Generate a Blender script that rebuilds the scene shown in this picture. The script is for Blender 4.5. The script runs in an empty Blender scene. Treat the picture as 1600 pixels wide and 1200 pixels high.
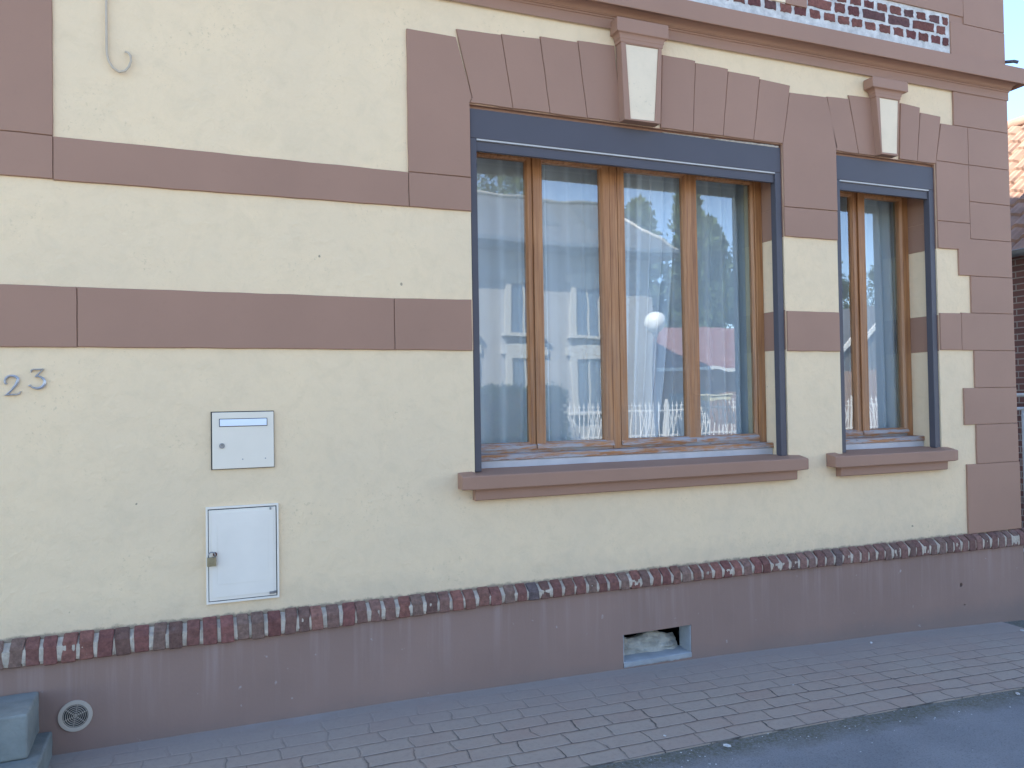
import bpy, bmesh, math, random
from mathutils import Vector, Matrix, noise
from mathutils.geometry import tessellate_polygon
random.seed(7)
S = bpy.context.scene
COL = S.collection
R = math.radians

# ------------------------------------------------------------------ camera, sky, sun, exposure
cam = bpy.data.cameras.new('camera')
cam.sensor_width = 36.0
cam.lens = 28.125
cam.clip_end = 1000.0
cam.clip_start = 0.05
cam_o = bpy.data.objects.new('camera', cam)
COL.objects.link(cam_o)
Mc = ((0.92664429, -0.37558213, -0.01638349),
      (-0.00819171, 0.02339742, -0.99969268),
      (0.37585004, 0.92649373, 0.01860443))
cm = Matrix.Identity(4)
for i in range(3):
    cm[i][0] = Mc[0][i]
    cm[i][1] = -Mc[1][i]
    cm[i][2] = -Mc[2][i]
cm[0][3], cm[1][3], cm[2][3] = 0.0, -4.0, 1.55
cam_o.matrix_world = cm
S.camera = cam_o

SUN = Vector((-0.55, 0.45, 0.72)).normalized()      # direction towards the sun (behind the house, to the left)
w = bpy.data.worlds.new('World')
S.world = w
w.use_nodes = True
nt = w.node_tree
sky = nt.nodes.new('ShaderNodeTexSky')
sky.sky_type = 'NISHITA'
sky.sun_disc = False
sky.sun_elevation = math.asin(SUN.z)
sky.sun_rotation = math.atan2(SUN.x, SUN.y)
sky.air_density = 0.85
sky.altitude = 900.0
sky.dust_density = 0.15
sky.ozone_density = 1.6
nt.links.new(sky.outputs[0], nt.nodes['Background'].inputs[0])
nt.nodes['Background'].inputs[1].default_value = 0.125

sl = bpy.data.lights.new('sun', 'SUN')
sl.energy = 4.0
sl.angle = R(0.53)
sl.color = (1.0, 0.93, 0.82)
so = bpy.data.objects.new('sun', sl)
so.rotation_euler = SUN.to_track_quat('Z', 'Y').to_euler()
so.location = (-6, 12, 14)
COL.objects.link(so)

S.view_settings.view_transform = 'Standard'
S.view_settings.look = 'None'
S.view_settings.gamma = 1.0
S.view_settings.exposure = 2.33
S.view_settings.use_curve_mapping = False
S.render.engine = 'CYCLES'
S.cycles.max_bounces = 10
S.cycles.transparent_max_bounces = 24
S.cycles.glossy_bounces = 4
S.cycles.diffuse_bounces = 5

# ------------------------------------------------------------------ materials
MATS = {}
class N:
    def __init__(s, name):
        s.m = bpy.data.materials.new(name)
        s.m.use_nodes = True
        s.t = s.m.node_tree
        s.b = s.t.nodes['Principled BSDF']
        MATS[name] = s.m
    def n(s, typ, **kw):
        o = s.t.nodes.new(typ)
        for k, v in kw.items():
            if k.startswith('i_'):
                o.inputs[k[2:].replace('_', ' ')].default_value = v
            else:
                setattr(o, k, v)
        return o
    def l(s, a, b):
        s.t.links.new(a, b)
    def co(s, scale=(1, 1, 1), kind='Object'):
        tc = s.n('ShaderNodeTexCoord')
        mp = s.n('ShaderNodeMapping')
        mp.inputs['Scale'].default_value = scale
        s.l(tc.outputs[kind], mp.inputs[0])
        return mp.outputs[0]
    def noise(s, vec, scale, detail=4, rough=0.55, dist=0.0):
        o = s.n('ShaderNodeTexNoise')
        o.inputs['Scale'].default_value = scale
        o.inputs['Detail'].default_value = detail
        o.inputs['Roughness'].default_value = rough
        o.inputs['Distortion'].default_value = dist
        s.l(vec, o.inputs['Vector'])
        return o.outputs['Fac']
    def ramp(s, fac, stops):
        o = s.n('ShaderNodeValToRGB')
        e = o.color_ramp.elements
        while len(e) < len(stops):
            e.new(0.5)
        for k, (p, c) in enumerate(stops):
            e[k].position = p
            e[k].color = (c, c, c, 1) if isinstance(c, (int, float)) else tuple(c) + (1,)
        s.l(fac, o.inputs[0])
        return o.outputs[0]
    def mix(s, fac, a, b, mode='MIX'):
        o = s.n('ShaderNodeMix', data_type='RGBA', blend_type=mode)
        for sock, v in ((o.inputs[0], fac), (o.inputs[6], a), (o.inputs[7], b)):
            if hasattr(v, 'links'):
                s.l(v, sock)
            elif isinstance(v, (int, float)):
                sock.default_value = v
            else:
                sock.default_value = tuple(v) + (1,) if len(v) == 3 else v
        return o.outputs[2]
    def math(s, op, a, b=0.0, clamp=False):
        o = s.n('ShaderNodeMath', operation=op, use_clamp=clamp)
        for sock, v in ((o.inputs[0], a), (o.inputs[1], b)):
            if hasattr(v, 'links'):
                s.l(v, sock)
            else:
                sock.default_value = v
        return o.outputs[0]
    def bump(s, h, dist=0.002, strength=1.0, prev=None):
        o = s.n('ShaderNodeBump')
        o.inputs['Distance'].default_value = dist
        o.inputs['Strength'].default_value = strength
        s.l(h, o.inputs['Height'])
        if prev is not None:
            s.l(prev, o.inputs['Normal'])
        s.l(o.outputs[0], s.b.inputs['Normal'])
        return o.outputs[0]
    def out(s, col=None, rough=None, metal=None, spec=None):
        for v, k in ((col, 'Base Color'), (rough, 'Roughness'), (metal, 'Metallic'), (spec, 'Specular IOR Level')):
            if v is None:
                continue
            if hasattr(v, 'links'):
                s.l(v, s.b.inputs[k])
            elif isinstance(v, (int, float)):
                s.b.inputs[k].default_value = v
            else:
                s.b.inputs[k].default_value = tuple(v) + (1,)
        return s.m

def simple(name, col, rough=0.6, var=0.12, nscale=12.0, bump=0.0, bscale=80.0, metal=0.0, spec=0.4):
    k = N(name)
    v = k.co()
    f = k.noise(v, nscale)
    c2 = [min(1, x * (1 + var)) for x in col]
    c1 = [x * (1 - var) for x in col]
    c = k.mix(k.ramp(f, [(0.3, 0.0), (0.7, 1.0)]), c1, c2)
    if bump:
        k.bump(k.noise(v, bscale, 3), bump)
    return k.out(c, rough, metal, spec)

def cream_material(name, base=(0.83, 0.635, 0.405), bumpy=1.0):
    k = N(name)
    v = k.co()
    big = k.ramp(k.noise(v, 1.3, 4, 0.6), [(0.3, 0.0), (0.72, 1.0)])
    c = k.mix(big, [base[0] * 0.94, base[1] * 0.95, base[2] * 0.97], [base[0] * 1.04, base[1] * 1.03, base[2] * 1.01])
    mid = k.ramp(k.noise(v, 9, 6, 0.7, 0.6), [(0.46, 0.0), (0.66, 1.0)])
    c = k.mix(k.math('MULTIPLY', mid, 0.20), c, [base[0] * 0.74, base[1] * 0.76, base[2] * 0.76])
    patch = k.ramp(k.noise(v, 2.6, 2), [(0.52, 0.0), (0.62, 1.0)])
    speck = k.ramp(k.noise(v, 62, 3, 0.7), [(0.60, 0.0), (0.70, 1.0)])
    c = k.mix(k.math('MULTIPLY', k.math('MULTIPLY', patch, speck), 0.35), c, [base[0] * 0.55, base[1] * 0.56, base[2] * 0.55])
    dots = k.ramp(k.noise(v, 24, 1, 0.3), [(0.815, 0.0), (0.83, 1.0)])
    c = k.mix(k.math('MULTIPLY', dots, 0.65), c, [0.16, 0.13, 0.10])
    # grime splashed up just above the brick course
    sep = k.n('ShaderNodeSeparateXYZ')
    k.l(v, sep.inputs[0])
    low = k.ramp(k.math('ADD', sep.outputs[2], k.math('MULTIPLY', k.noise(v, 14, 3), 0.22)), [(0.64, 1.0), (0.82, 0.0)])
    c = k.mix(k.math('MULTIPLY', low, 0.22), c, [0.36, 0.32, 0.26])
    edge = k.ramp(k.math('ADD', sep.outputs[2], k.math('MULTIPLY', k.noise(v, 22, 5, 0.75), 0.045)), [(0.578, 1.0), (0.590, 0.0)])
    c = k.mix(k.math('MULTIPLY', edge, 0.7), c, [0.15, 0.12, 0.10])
    h1 = k.noise(v, 34, 5, 0.62, 0.4)
    h2 = k.noise(v, 7, 3, 0.5, 0.8)
    h3 = k.noise(v, 150, 2, 0.5)
    hh = k.math('ADD', k.math('ADD', k.math('MULTIPLY', h2, 1.4), k.math('MULTIPLY', h1, 0.8)), k.math('MULTIPLY', h3, 0.16))
    k.bump(hh, 0.006 * bumpy, 0.75)
    return k.out(c, 0.9, 0.0, 0.2)

def mauve_material(name, base=(0.350, 0.197, 0.131), rough=0.62):
    k = N(name)
    v = k.co()
    c = k.mix(k.ramp(k.noise(v, 1.7, 3), [(0.3, 0.0), (0.7, 1.0)]), [x * 0.95 for x in base], [x * 1.05 for x in base])
    c = k.mix(k.math('MULTIPLY', k.ramp(k.noise(v, 30, 5, 0.7), [(0.55, 0.0), (0.75, 1.0)]), 0.12), c, [x * 0.7 for x in base])
    hh = k.math('ADD', k.noise(v, 5, 3, 0.5), k.math('MULTIPLY', k.noise(v, 90, 3), 0.12))
    k.bump(hh, 0.002, 0.6)
    return k.out(c, rough, 0.0, 0.35)

def plinth_material():
    k = N('plinth_paint')
    v = k.co()
    base = (0.292, 0.190, 0.149)
    c = k.mix(k.ramp(k.noise(v, 1.6, 4), [(0.3, 0.0), (0.7, 1.0)]), [x * 0.9 for x in base], [x * 1.06 for x in base])
    vs = k.co((15, 1, 0.8))
    streak = k.ramp(k.noise(vs, 1.0, 4, 0.65), [(0.5, 0.0), (0.74, 1.0)])
    sep = k.n('ShaderNodeSeparateXYZ')
    k.l(v, sep.inputs[0])
    up = k.ramp(sep.outputs[2], [(0.10, 0.1), (0.42, 1.0)])
    c = k.mix(k.math('MULTIPLY', k.math('MULTIPLY', streak, up), 0.32), c, [0.46, 0.36, 0.33])
    vs2 = k.co((22, 1, 1.0))
    st2 = k.ramp(k.noise(vs2, 1.0, 3, 0.6), [(0.6, 0.0), (0.8, 1.0)])
    c = k.mix(k.math('MULTIPLY', k.math('MULTIPLY', st2, up), 0.16), c, [0.52, 0.42, 0.39])
    dots = k.ramp(k.noise(v, 26, 2, 0.4), [(0.75, 0.0), (0.80, 1.0)])
    c = k.mix(k.math('MULTIPLY', dots, 0.5), c, [0.5, 0.46, 0.44])
    foot = k.ramp(k.math('ADD', sep.outputs[2], k.math('MULTIPLY', k.noise(v, 6, 5, 0.7), 0.14)), [(0.06, 1.0), (0.16, 0.0)])
    c = k.mix(k.math('MULTIPLY', foot, 0.42), c, [0.17, 0.145, 0.13])
    k.bump(k.math('ADD', k.noise(v, 6, 3), k.math('MULTIPLY', k.noise(v, 70, 3), 0.2)), 0.004, 0.6)
    return k.out(c, 0.7, 0.0, 0.3)

def attr_brick(name, rough=0.85):
    k = N(name)
    a = k.n('ShaderNodeAttribute', attribute_name='Col')
    v = k.co()
    g = k.ramp(k.noise(v, 45, 4, 0.7), [(0.3, 0.6), (0.7, 1.22)])
    c = k.mix(1.0, a.outputs['Color'], g, 'MULTIPLY')
    lime = k.ramp(k.noise(v, 22, 5, 0.75), [(0.62, 0.0), (0.78, 1.0)])
    c = k.mix(k.math('MULTIPLY', lime, 0.25), c, [0.42, 0.38, 0.36])
    k.bump(k.noise(v, 80, 5, 0.75), 0.007, 1.0)
    return k.out(c, rough, 0.0, 0.2)

def mortar_material(name, col=(0.52, 0.47, 0.40)):
    k = N(name)
    v = k.co()
    c = k.mix(k.ramp(k.noise(v, 18, 5, 0.7), [(0.35, 0.0), (0.7, 1.0)]), [x * 0.68 for x in col], [min(1, x * 1.1) for x in col])
    k.bump(k.noise(v, 90, 4, 0.75), 0.006, 1.0)
    return k.out(c, 0.95, 0.0, 0.15)

def paver_material():
    k = N('stamped_paving')
    tc = k.n('ShaderNodeTexCoord')
    base_v = tc.outputs['Object']
    # slight warping of the joints
    nz = k.n('ShaderNodeTexNoise')
    nz.inputs['Scale'].default_value = 5.0
    nz.inputs['Detail'].default_value = 3.5
    k.l(base_v, nz.inputs['Vector'])
    sub = k.n('ShaderNodeVectorMath', operation='SUBTRACT')
    sub.inputs[1].default_value = (0.5, 0.5, 0.5)
    k.l(nz.outputs['Color'], sub.inputs[0])
    sc = k.n('ShaderNodeVectorMath', operation='MULTIPLY')
    sc.inputs[1].default_value = (0.10, 0.026, 0.0)
    k.l(sub.outputs[0], sc.inputs[0])
    ad = k.n('ShaderNodeVectorMath', operation='ADD')
    k.l(base_v, ad.inputs[0])
    k.l(sc.outputs[0], ad.inputs[1])
    def brick(mortar, smooth):
        b = k.n('ShaderNodeTexBrick')
        b.offset = 0.42
        b.squash = 0.86
        b.squash_frequency = 3
        b.inputs['Scale'].default_value = 1.0
        b.inputs['Brick Width'].default_value = 0.225
        b.inputs['Row Height'].default_value = 0.109
        b.inputs['Mortar Size'].default_value = mortar
        b.inputs['Mortar Smooth'].default_value = smooth
        b.inputs['Color1'].default_value = (0, 0, 0, 1)
        b.inputs['Color2'].default_value = (1, 1, 1, 1)
        b.inputs['Mortar'].default_value = (0.5, 0.5, 0.5, 1)
        b.inputs['Bias'].default_value = 0.0
        k.l(ad.outputs[0], b.inputs['Vector'])
        return b
    b1 = brick(0.0042, 0.5)
    b2 = brick(0.012, 1.0)
    c = k.mix(b1.outputs['Color'], [0.375, 0.268, 0.208], [0.385, 0.308, 0.246])
    c = k.mix(k.ramp(k.noise(base_v, 2.2, 5, 0.65), [(0.3, 0.0), (0.7, 1.0)]), c, [0.385, 0.318, 0.252])
    c = k.mix(k.math('MULTIPLY', k.ramp(k.noise(base_v, 48, 4, 0.7), [(0.5, 0.0), (0.75, 1.0)]), 0.4), c, [0.19, 0.155, 0.14])
    sep = k.n('ShaderNodeSeparateXYZ')
    k.l(base_v, sep.inputs[0])
    # joints are filled with dust near the wall
    near = k.math('ADD', k.math('MULTIPLY', sep.outputs[1], 1.0), k.math('MULTIPLY', k.noise(base_v, 3.0, 5, 0.7), 0.55))
    dust = k.ramp(near, [(-0.30 + 0.5, 0.0), (0.10 + 0.5, 1.0)])
    o = k.n('ShaderNodeMapRange')
    o.inputs['From Min'].default_value = -0.35
    o.inputs['From Max'].default_value = 0.22
    k.l(near, o.inputs['Value'])
    dustf = o.outputs[0]
    jn = k.ramp(k.noise(base_v, 7.0, 4, 0.7), [(0.30, 0.25), (0.62, 1.0)])
    jf = k.math('MULTIPLY', k.math('MULTIPLY', b1.outputs['Fac'], k.math('SUBTRACT', 1.0, dustf, True)), jn)
    c = k.mix(k.math('MULTIPLY', dustf, 0.55), c, [0.31, 0.26, 0.23])
    c = k.mix(k.math('MULTIPLY', jf, 0.94), c, [0.045, 0.042, 0.040])
    # grey cement dirt where the paving meets the wall
    wl = k.n('ShaderNodeMapRange')
    wl.inputs['From Min'].default_value = 0.24
    wl.inputs['From Max'].default_value = 0.32
    k.l(near, wl.inputs['Value'])
    c = k.mix(k.math('MULTIPLY', wl.outputs[0], 0.45), c, [0.40, 0.35, 0.32])
    hgt = k.math('SUBTRACT', k.math('MULTIPLY', k.noise(base_v, 40, 4, 0.6), 0.25),
                 k.math('MULTIPLY', b2.outputs['Fac'], k.math('SUBTRACT', 1.0, k.math('MULTIPLY', dustf, 0.9), True)))
    k.bump(hgt, 0.006, 0.8)
    return k.out(c, 0.75, 0.0, 0.35)

def asphalt_material():
    k = N('asphalt')
    v = k.co()
    c = k.mix(k.ramp(k.noise(v, 1.6, 5, 0.6), [(0.3, 0.0), (0.7, 1.0)]), [0.20, 0.20, 0.20], [0.29, 0.285, 0.28])
    c = k.mix(k.math('MULTIPLY', k.ramp(k.noise(v, 130, 3, 0.6), [(0.5, 0.0), (0.7, 1.0)]), 0.5), c, [0.09, 0.09, 0.092])
    vo = k.n('ShaderNodeTexVoronoi')
    vo.inputs['Scale'].default_value = 75.0
    k.l(v, vo.inputs['Vector'])
    sp = k.ramp(vo.outputs['Distance'], [(0.08, 1.0), (0.18, 0.0)])
    sel = k.ramp(k.noise(v, 12, 2), [(0.5, 0.0), (0.62, 1.0)])
    c = k.mix(k.math('MULTIPLY', k.math('MULTIPLY', sp, sel), 0.6), c, [0.45, 0.44, 0.43])
    sep = k.n('ShaderNodeSeparateXYZ')
    k.l(v, sep.inputs[0])
    y = k.math('ADD', sep.outputs[1], k.math('MULTIPLY', k.noise(v, 5, 5, 0.7), 0.24))
    mo = k.n('ShaderNodeMapRange')
    mo.inputs['From Min'].default_value = -1.05
    mo.inputs['From Max'].default_value = -0.93
    k.l(y, mo.inputs['Value'])
    tex = k.ramp(k.noise(v, 60, 4, 0.8), [(0.4, 0.35), (0.6, 1.0)])
    c = k.mix(k.math('MULTIPLY', k.math('MULTIPLY', mo.outputs[0], tex), 0.88), c, [0.105, 0.10, 0.058])
    k.bump(k.math('ADD', k.noise(v, 160, 3, 0.6), k.math('MULTIPLY', sp, 0.3)), 0.006, 0.9)
    return k.out(c, 0.85, 0.0, 0.3)

def wood_material(name, horiz=False, weather=0.0):
    k = N(name)
    v = k.co((60, 60, 2.2) if not horiz else (2.2, 60, 60))
    v1 = k.co()
    g = k.noise(v, 1.0, 6, 0.65, 0.4)
    c = k.ramp(g, [(0.28, (0.22, 0.085, 0.032)), (0.5, (0.42, 0.185, 0.07)), (0.74, (0.55, 0.28, 0.125))])
    big = k.ramp(k.noise(v1, 3.2, 3), [(0.35, 0.0), (0.7, 1.0)])
    c = k.mix(k.math('MULTIPLY', big, 0.3), c, [0.30, 0.14, 0.07])
    sep = k.n('ShaderNodeSeparateXYZ')
    k.l(v1, sep.inputs[0])
    # the stain has worn grey towards the bottom rails
    wz = k.n('ShaderNodeMapRange')
    wz.inputs['From Min'].default_value = 2.3
    wz.inputs['From Max'].default_value = 1.2
    k.l(sep.outputs[2], wz.inputs['Value'])
    pat = k.ramp(k.noise(k.co((30, 30, 3) if not horiz else (5, 40, 40)), 1.0, 5, 0.7), [(0.42, 0.0), (0.60, 1.0)])
    f = k.math('MULTIPLY', k.math('MULTIPLY', wz.outputs[0], pat), 0.45 + weather, True)
    c = k.mix(f, c, [0.38, 0.355, 0.35] if weather > 0.2 else [0.27, 0.20, 0.15])
    if weather > 0.2:
        dk = k.ramp(k.noise(k.co((9, 90, 90)), 1.0, 4, 0.7), [(0.62, 0.0), (0.70, 1.0)])
        c = k.mix(k.math('MULTIPLY', dk, 0.7), c, [0.06, 0.035, 0.025])
    k.bump(g, 0.0012, 0.8)
    return k.out(c, 0.42 + 0.3 * (weather > 0), 0.0, 0.4)

CREAM = cream_material('cream_render')
CREAM_SMOOTH = cream_material('cream_smooth', (0.84, 0.68, 0.48), 0.12)
MAUVE = mauve_material('mauve_paint')
PLINTH = plinth_material()
BRICKA = attr_brick('old_brick')
MORTAR = mortar_material('lime_mortar', (0.66, 0.56, 0.44))
WHITEMORTAR = mortar_material('white_mortar', (0.72, 0.70, 0.66))
PAVER = paver_material()
ASPHALT = asphalt_material()
WOOD = wood_material('stained_wood')
WOODH = wood_material('stained_wood_rail', True)
WOODB = wood_material('weathered_wood_rail', True, 0.85)
ANTH = simple('slate_grey_metal', (0.088, 0.081, 0.091), 0.5, 0.04, 3.0, spec=0.3)
ALU = simple('pale_metal_strip', (0.50, 0.47, 0.43), 0.4, 0.05, 20)
WHITE = simple('white_enamel', (0.80, 0.71, 0.57), 0.35, 0.03, 5, 0.0003, 40)
WHITEBOX = simple('white_plastic', (0.82, 0.74, 0.62), 0.4, 0.04, 5)
DARKGAP = simple('dark_gap', (0.03, 0.03, 0.032), 0.8)
STEEL = simple('dull_steel', (0.32, 0.32, 0.32), 0.4, 0.1, 60, metal=0.8)
SILVER = simple('silver_paint', (0.50, 0.50, 0.52), 0.38, 0.06, 60, metal=0.55)
BRASS = simple('dull_brass', (0.33, 0.27, 0.16), 0.5, 0.15, 60, metal=0.6)
RUST = simple('rusty_iron', (0.13, 0.055, 0.035), 0.8, 0.3, 120, 0.001)
VENTM = simple('beige_plastic', (0.47, 0.40, 0.32), 0.5, 0.05)
GREYSTONE = simple('bluestone', (0.21, 0.22, 0.20), 0.8, 0.22, 7, 0.004, 45)
SILLTOP = simple('pale_upstand', (0.56, 0.53, 0.52), 0.75, 0.08, 9, 0.001)
CABLEM = simple('painted_cable', (0.52, 0.43, 0.32), 0.6, 0.06)
FOAMM = simple('foam', (0.42, 0.40, 0.34), 0.95, 0.35, 14, 0.012, 35)
LEDGE = simple('pale_cement', (0.34, 0.35, 0.35), 0.8, 0.15, 10, 0.002)
ROOM = simple('room_plaster', (0.48, 0.43, 0.31), 0.9, 0.05)
ROOMD = simple('room_wall_paint', (0.50, 0.48, 0.44), 0.9, 0.05)
ROOFT = simple('clay_tiles', (0.26, 0.16, 0.115), 0.8, 0.25, 5, 0.002)
SLATE = simple('slate_tiles', (0.13, 0.14, 0.155), 0.6, 0.15, 4)
ZINC = simple('zinc', (0.22, 0.24, 0.26), 0.4, 0.1, metal=0.5)
REDROOF = simple('red_sheet_roof', (0.28, 0.15, 0.14), 0.6, 0.2, 3)
OPPWALL = simple('grey_render', (0.36, 0.35, 0.33), 0.9, 0.08, 2)
OPPTRIM = simple('pale_trim', (0.50, 0.485, 0.44), 0.8, 0.05)
WHITEP = simple('white_gloss_paint', (0.78, 0.78, 0.76), 0.35, 0.03)
BARK = simple('bark', (0.12, 0.09, 0.065), 0.9, 0.3, 8)
GRASSY = simple('yard_ground', (0.16, 0.16, 0.11), 0.95, 0.3, 1.2)
STONEW = simple('grit_stone', (0.55, 0.54, 0.52), 0.8, 0.3, 60)

def leaf_mat(name, col):
    k = N(name)
    v = k.co()
    c = k.mix(k.ramp(k.noise(v, 1.2, 3), [(0.3, 0.0), (0.7, 1.0)]), [x * 0.6 for x in col], [x * 1.35 for x in col])
    return k.out(c, 0.7, 0.0, 0.2)
LEAFC = leaf_mat('conifer_needles', (0.085, 0.125, 0.055))
LEAFH = leaf_mat('hedge_leaves', (0.035, 0.06, 0.03))
LEAFT = leaf_mat('tree_leaves', (0.08, 0.11, 0.04))

def glass_mat():
    k = N('window_glass')
    t = k.t
    v = k.co((1, 1, 0.7))
    h = k.noise(v, 2.2, 2, 0.5, 0.3)
    bp = k.n('ShaderNodeBump')
    bp.inputs['Distance'].default_value = 0.0010
    bp.inputs['Strength'].default_value = 1.0
    k.l(h, bp.inputs['Height'])
    # double glazing: four surfaces reflect, the same seen from inside and outside
    lw = k.n('ShaderNodeLayerWeight')
    lw.inputs[0].default_value = 0.5
    sch = k.math('ADD', k.math('MULTIPLY', k.math('POWER', lw.outputs['Facing'], 5.0), 0.95), 0.05)
    f2 = k.math('MULTIPLY', sch, 2.9, True)
    gl = k.n('ShaderNodeBsdfGlossy')
    gl.inputs['Roughness'].default_value = 0.0
    gl.inputs['Color'].default_value = (0.93, 0.97, 1.0, 1)
    k.l(bp.outputs[0], gl.inputs['Normal'])
    tr = k.n('ShaderNodeBsdfTransparent')
    tr.inputs['Color'].default_value = (0.90, 0.94, 0.93, 1)
    mx = k.n('ShaderNodeMixShader')
    k.l(f2, mx.inputs[0])
    k.l(tr.outputs[0], mx.inputs[1])
    k.l(gl.outputs[0], mx.inputs[2])
    k.l(mx.outputs[0], t.nodes['Material Output'].inputs['Surface'])
    return k.m
GLASS = glass_mat()

def sheer_mat():
    k = N('sheer_voile')
    v = k.co((1, 1, 1))
    df = k.n('ShaderNodeBsdfDiffuse')
    df.inputs['Color'].default_value = (0.90, 0.95, 1.0, 1)
    tl = k.n('ShaderNodeBsdfTranslucent')
    tl.inputs['Color'].default_value = (0.7, 0.72, 0.74, 1)
    tr = k.n('ShaderNodeBsdfTransparent')
    m1 = k.n('ShaderNodeMixShader')
    m1.inputs[0].default_value = 0.18
    k.l(df.outputs[0], m1.inputs[1])
    k.l(tl.outputs[0], m1.inputs[2])
    lw = k.n('ShaderNodeLayerWeight')
    lw.inputs[0].default_value = 0.4
    f = k.math('ADD', k.math('MULTIPLY', lw.outputs['Facing'], 0.6), 0.74, True)
    m2 = k.n('ShaderNodeMixShader')
    k.l(f, m2.inputs[0])
    k.l(tr.outputs[0], m2.inputs[1])
    k.l(m1.outputs[0], m2.inputs[2])
    k.l(m2.outputs[0], k.t.nodes['Material Output'].inputs['Surface'])
    return k.m
SHEER = sheer_mat()
DRAPE = simple('olive_drape', (0.60, 0.54, 0.38), 0.9, 0.08, 6)

# ------------------------------------------------------------------ helpers
def link(name, bm, mat, parent=None, smooth=False, recalc=True):
    me = bpy.data.meshes.new(name)
    if recalc:
        bmesh.ops.recalc_face_normals(bm, faces=bm.faces)
    bm.to_mesh(me)
    bm.free()
    if isinstance(mat, (list, tuple)):
        for m_ in mat:
            me.materials.append(m_)
    else:
        me.materials.append(mat)
    if smooth:
        for p in me.polygons:
            p.use_smooth = True
    o = bpy.data.objects.new(name, me)
    COL.objects.link(o)
    if parent:
        o.parent = parent
    return o

def tag(o, label=None, cat=None, group=None, kind=None):
    if label: o['label'] = label
    if cat: o['category'] = cat
    if group: o['group'] = group
    if kind: o['kind'] = kind
    return o

def thing(name, label, cat, group=None):
    o = bpy.data.objects.new(name, None)
    o.empty_display_size = 0.1
    COL.objects.link(o)
    return tag(o, label, cat, group)

def bevel(o, width=0.003, seg=1, ang=35):
    m = o.modifiers.new('bevel', 'BEVEL')
    m.width = width
    m.segments = seg
    m.limit_method = 'ANGLE'
    m.angle_limit = R(ang)
    return o

def box(bm, x0, x1, y0, y1, z0, z1, mi=0):
    vs = [bm.verts.new(p) for p in ((x0, y0, z0), (x1, y0, z0), (x1, y1, z0), (x0, y1, z0),
                                    (x0, y0, z1), (x1, y0, z1), (x1, y1, z1), (x0, y1, z1))]
    for f in ((0, 1, 5, 4), (1, 2, 6, 5), (2, 3, 7, 6), (3, 0, 4, 7), (4, 5, 6, 7), (3, 2, 1, 0)):
        fc = bm.faces.new([vs[i] for i in f])
        fc.material_index = mi
    return vs

def BX(name, mat, parent, *bs, bev=0.0, seg=1):
    bm = bmesh.new()
    for b in bs:
        box(bm, *b)
    o = link(name, bm, mat, parent)
    if bev:
        bevel(o, bev, seg)
    return o

def prism(bm, poly, y0, y1, holes=(), mi=0):
    """outline in (x, z) extruded from y0 (front) to y1 (back)"""
    loops = [list(poly)] + [list(h) for h in holes]
    tris = tessellate_polygon([[Vector((p[0], p[1], 0)) for p in lp] for lp in loops])
    flat = [p for lp in loops for p in lp]
    F = [bm.verts.new((p[0], y0, p[1])) for p in flat]
    B = [bm.verts.new((p[0], y1, p[1])) for p in flat]
    if not holes:
        f = bm.faces.new(F); f.material_index = mi
        f = bm.faces.new(B[::-1]); f.material_index = mi
    else:
        for t in tris:
            try:
                f = bm.faces.new([F[i] for i in t]); f.material_index = mi
                f = bm.faces.new([B[i] for i in t][::-1]); f.material_index = mi
            except ValueError:
                pass
    k = 0
    for lp in loops:
        n = len(lp)
        for i in range(n):
            a, b = k + i, k + (i + 1) % n
            try:
                f = bm.faces.new((F[a], F[b], B[b], B[a])); f.material_index = mi
            except ValueError:
                pass
        k += n

def area(p):
    return 0.5 * sum(p[i][0] * p[(i + 1) % len(p)][1] - p[(i + 1) % len(p)][0] * p[i][1] for i in range(len(p)))

def inset(poly, d):
    p = list(poly)
    if area(p) < 0:
        p = p[::-1]
    n = len(p)
    out = []
    for i in range(n):
        a, b, c = Vector(p[i - 1]), Vector(p[i]), Vector(p[(i + 1) % n])
        e1, e2 = (b - a).normalized(), (c - b).normalized()
        n1, n2 = Vector((-e1.y, e1.x)), Vector((-e2.y, e2.x))
        m = n1 + n2
        m = m / max(0.3, m.dot(n1) * 1.0) if m.length > 1e-6 else n1
        out.append((b.x + m.x * d, b.y + m.y * d))
    return out

def wob(x, z, a=0.0022, s=9.0):
    nx = noise.noise(Vector((x * s, z * s, 3.1)))
    nz = noise.noise(Vector((x * s, z * s, 8.7)))
    return x + a * nx * 1.6, z + a * nz * 1.6

def wavy(poly, step=0.05, a=0.0022):
    out = []
    n = len(poly)
    for i in range(n):
        p, q = poly[i], poly[(i + 1) % n]
        L = math.hypot(q[0] - p[0], q[1] - p[1])
        k = max(1, int(L / step))
        for j in range(k):
            t = j / k
            out.append(wob(p[0] + (q[0] - p[0]) * t, p[1] + (q[1] - p[1]) * t, a))
    return out

def tube(bm, pts, r, n=8, cap=True, mi=0):
    rings = []
    for i, p in enumerate(pts):
        p = Vector(p)
        d = (Vector(pts[min(i + 1, len(pts) - 1)]) - Vector(pts[max(i - 1, 0)])).normalized()
        u = d.cross(Vector((0.13, 0.21, 0.97)))
        if u.length < 0.1:
            u = d.cross(Vector((1, 0, 0)))
        u.normalize()
        v = d.cross(u)
        rr = r[i] if isinstance(r, (list, tuple)) else r
        rings.append([bm.verts.new(p + (u * math.cos(2 * math.pi * k / n) + v * math.sin(2 * math.pi * k / n)) * rr) for k in range(n)])
    for a, b in zip(rings, rings[1:]):
        for k in range(n):
            f = bm.faces.new((a[k], a[(k + 1) % n], b[(k + 1) % n], b[k]))
            f.material_index = mi
    if cap:
        bm.faces.new(rings[0][::-1]).material_index = mi
        bm.faces.new(rings[-1]).material_index = mi

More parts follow.
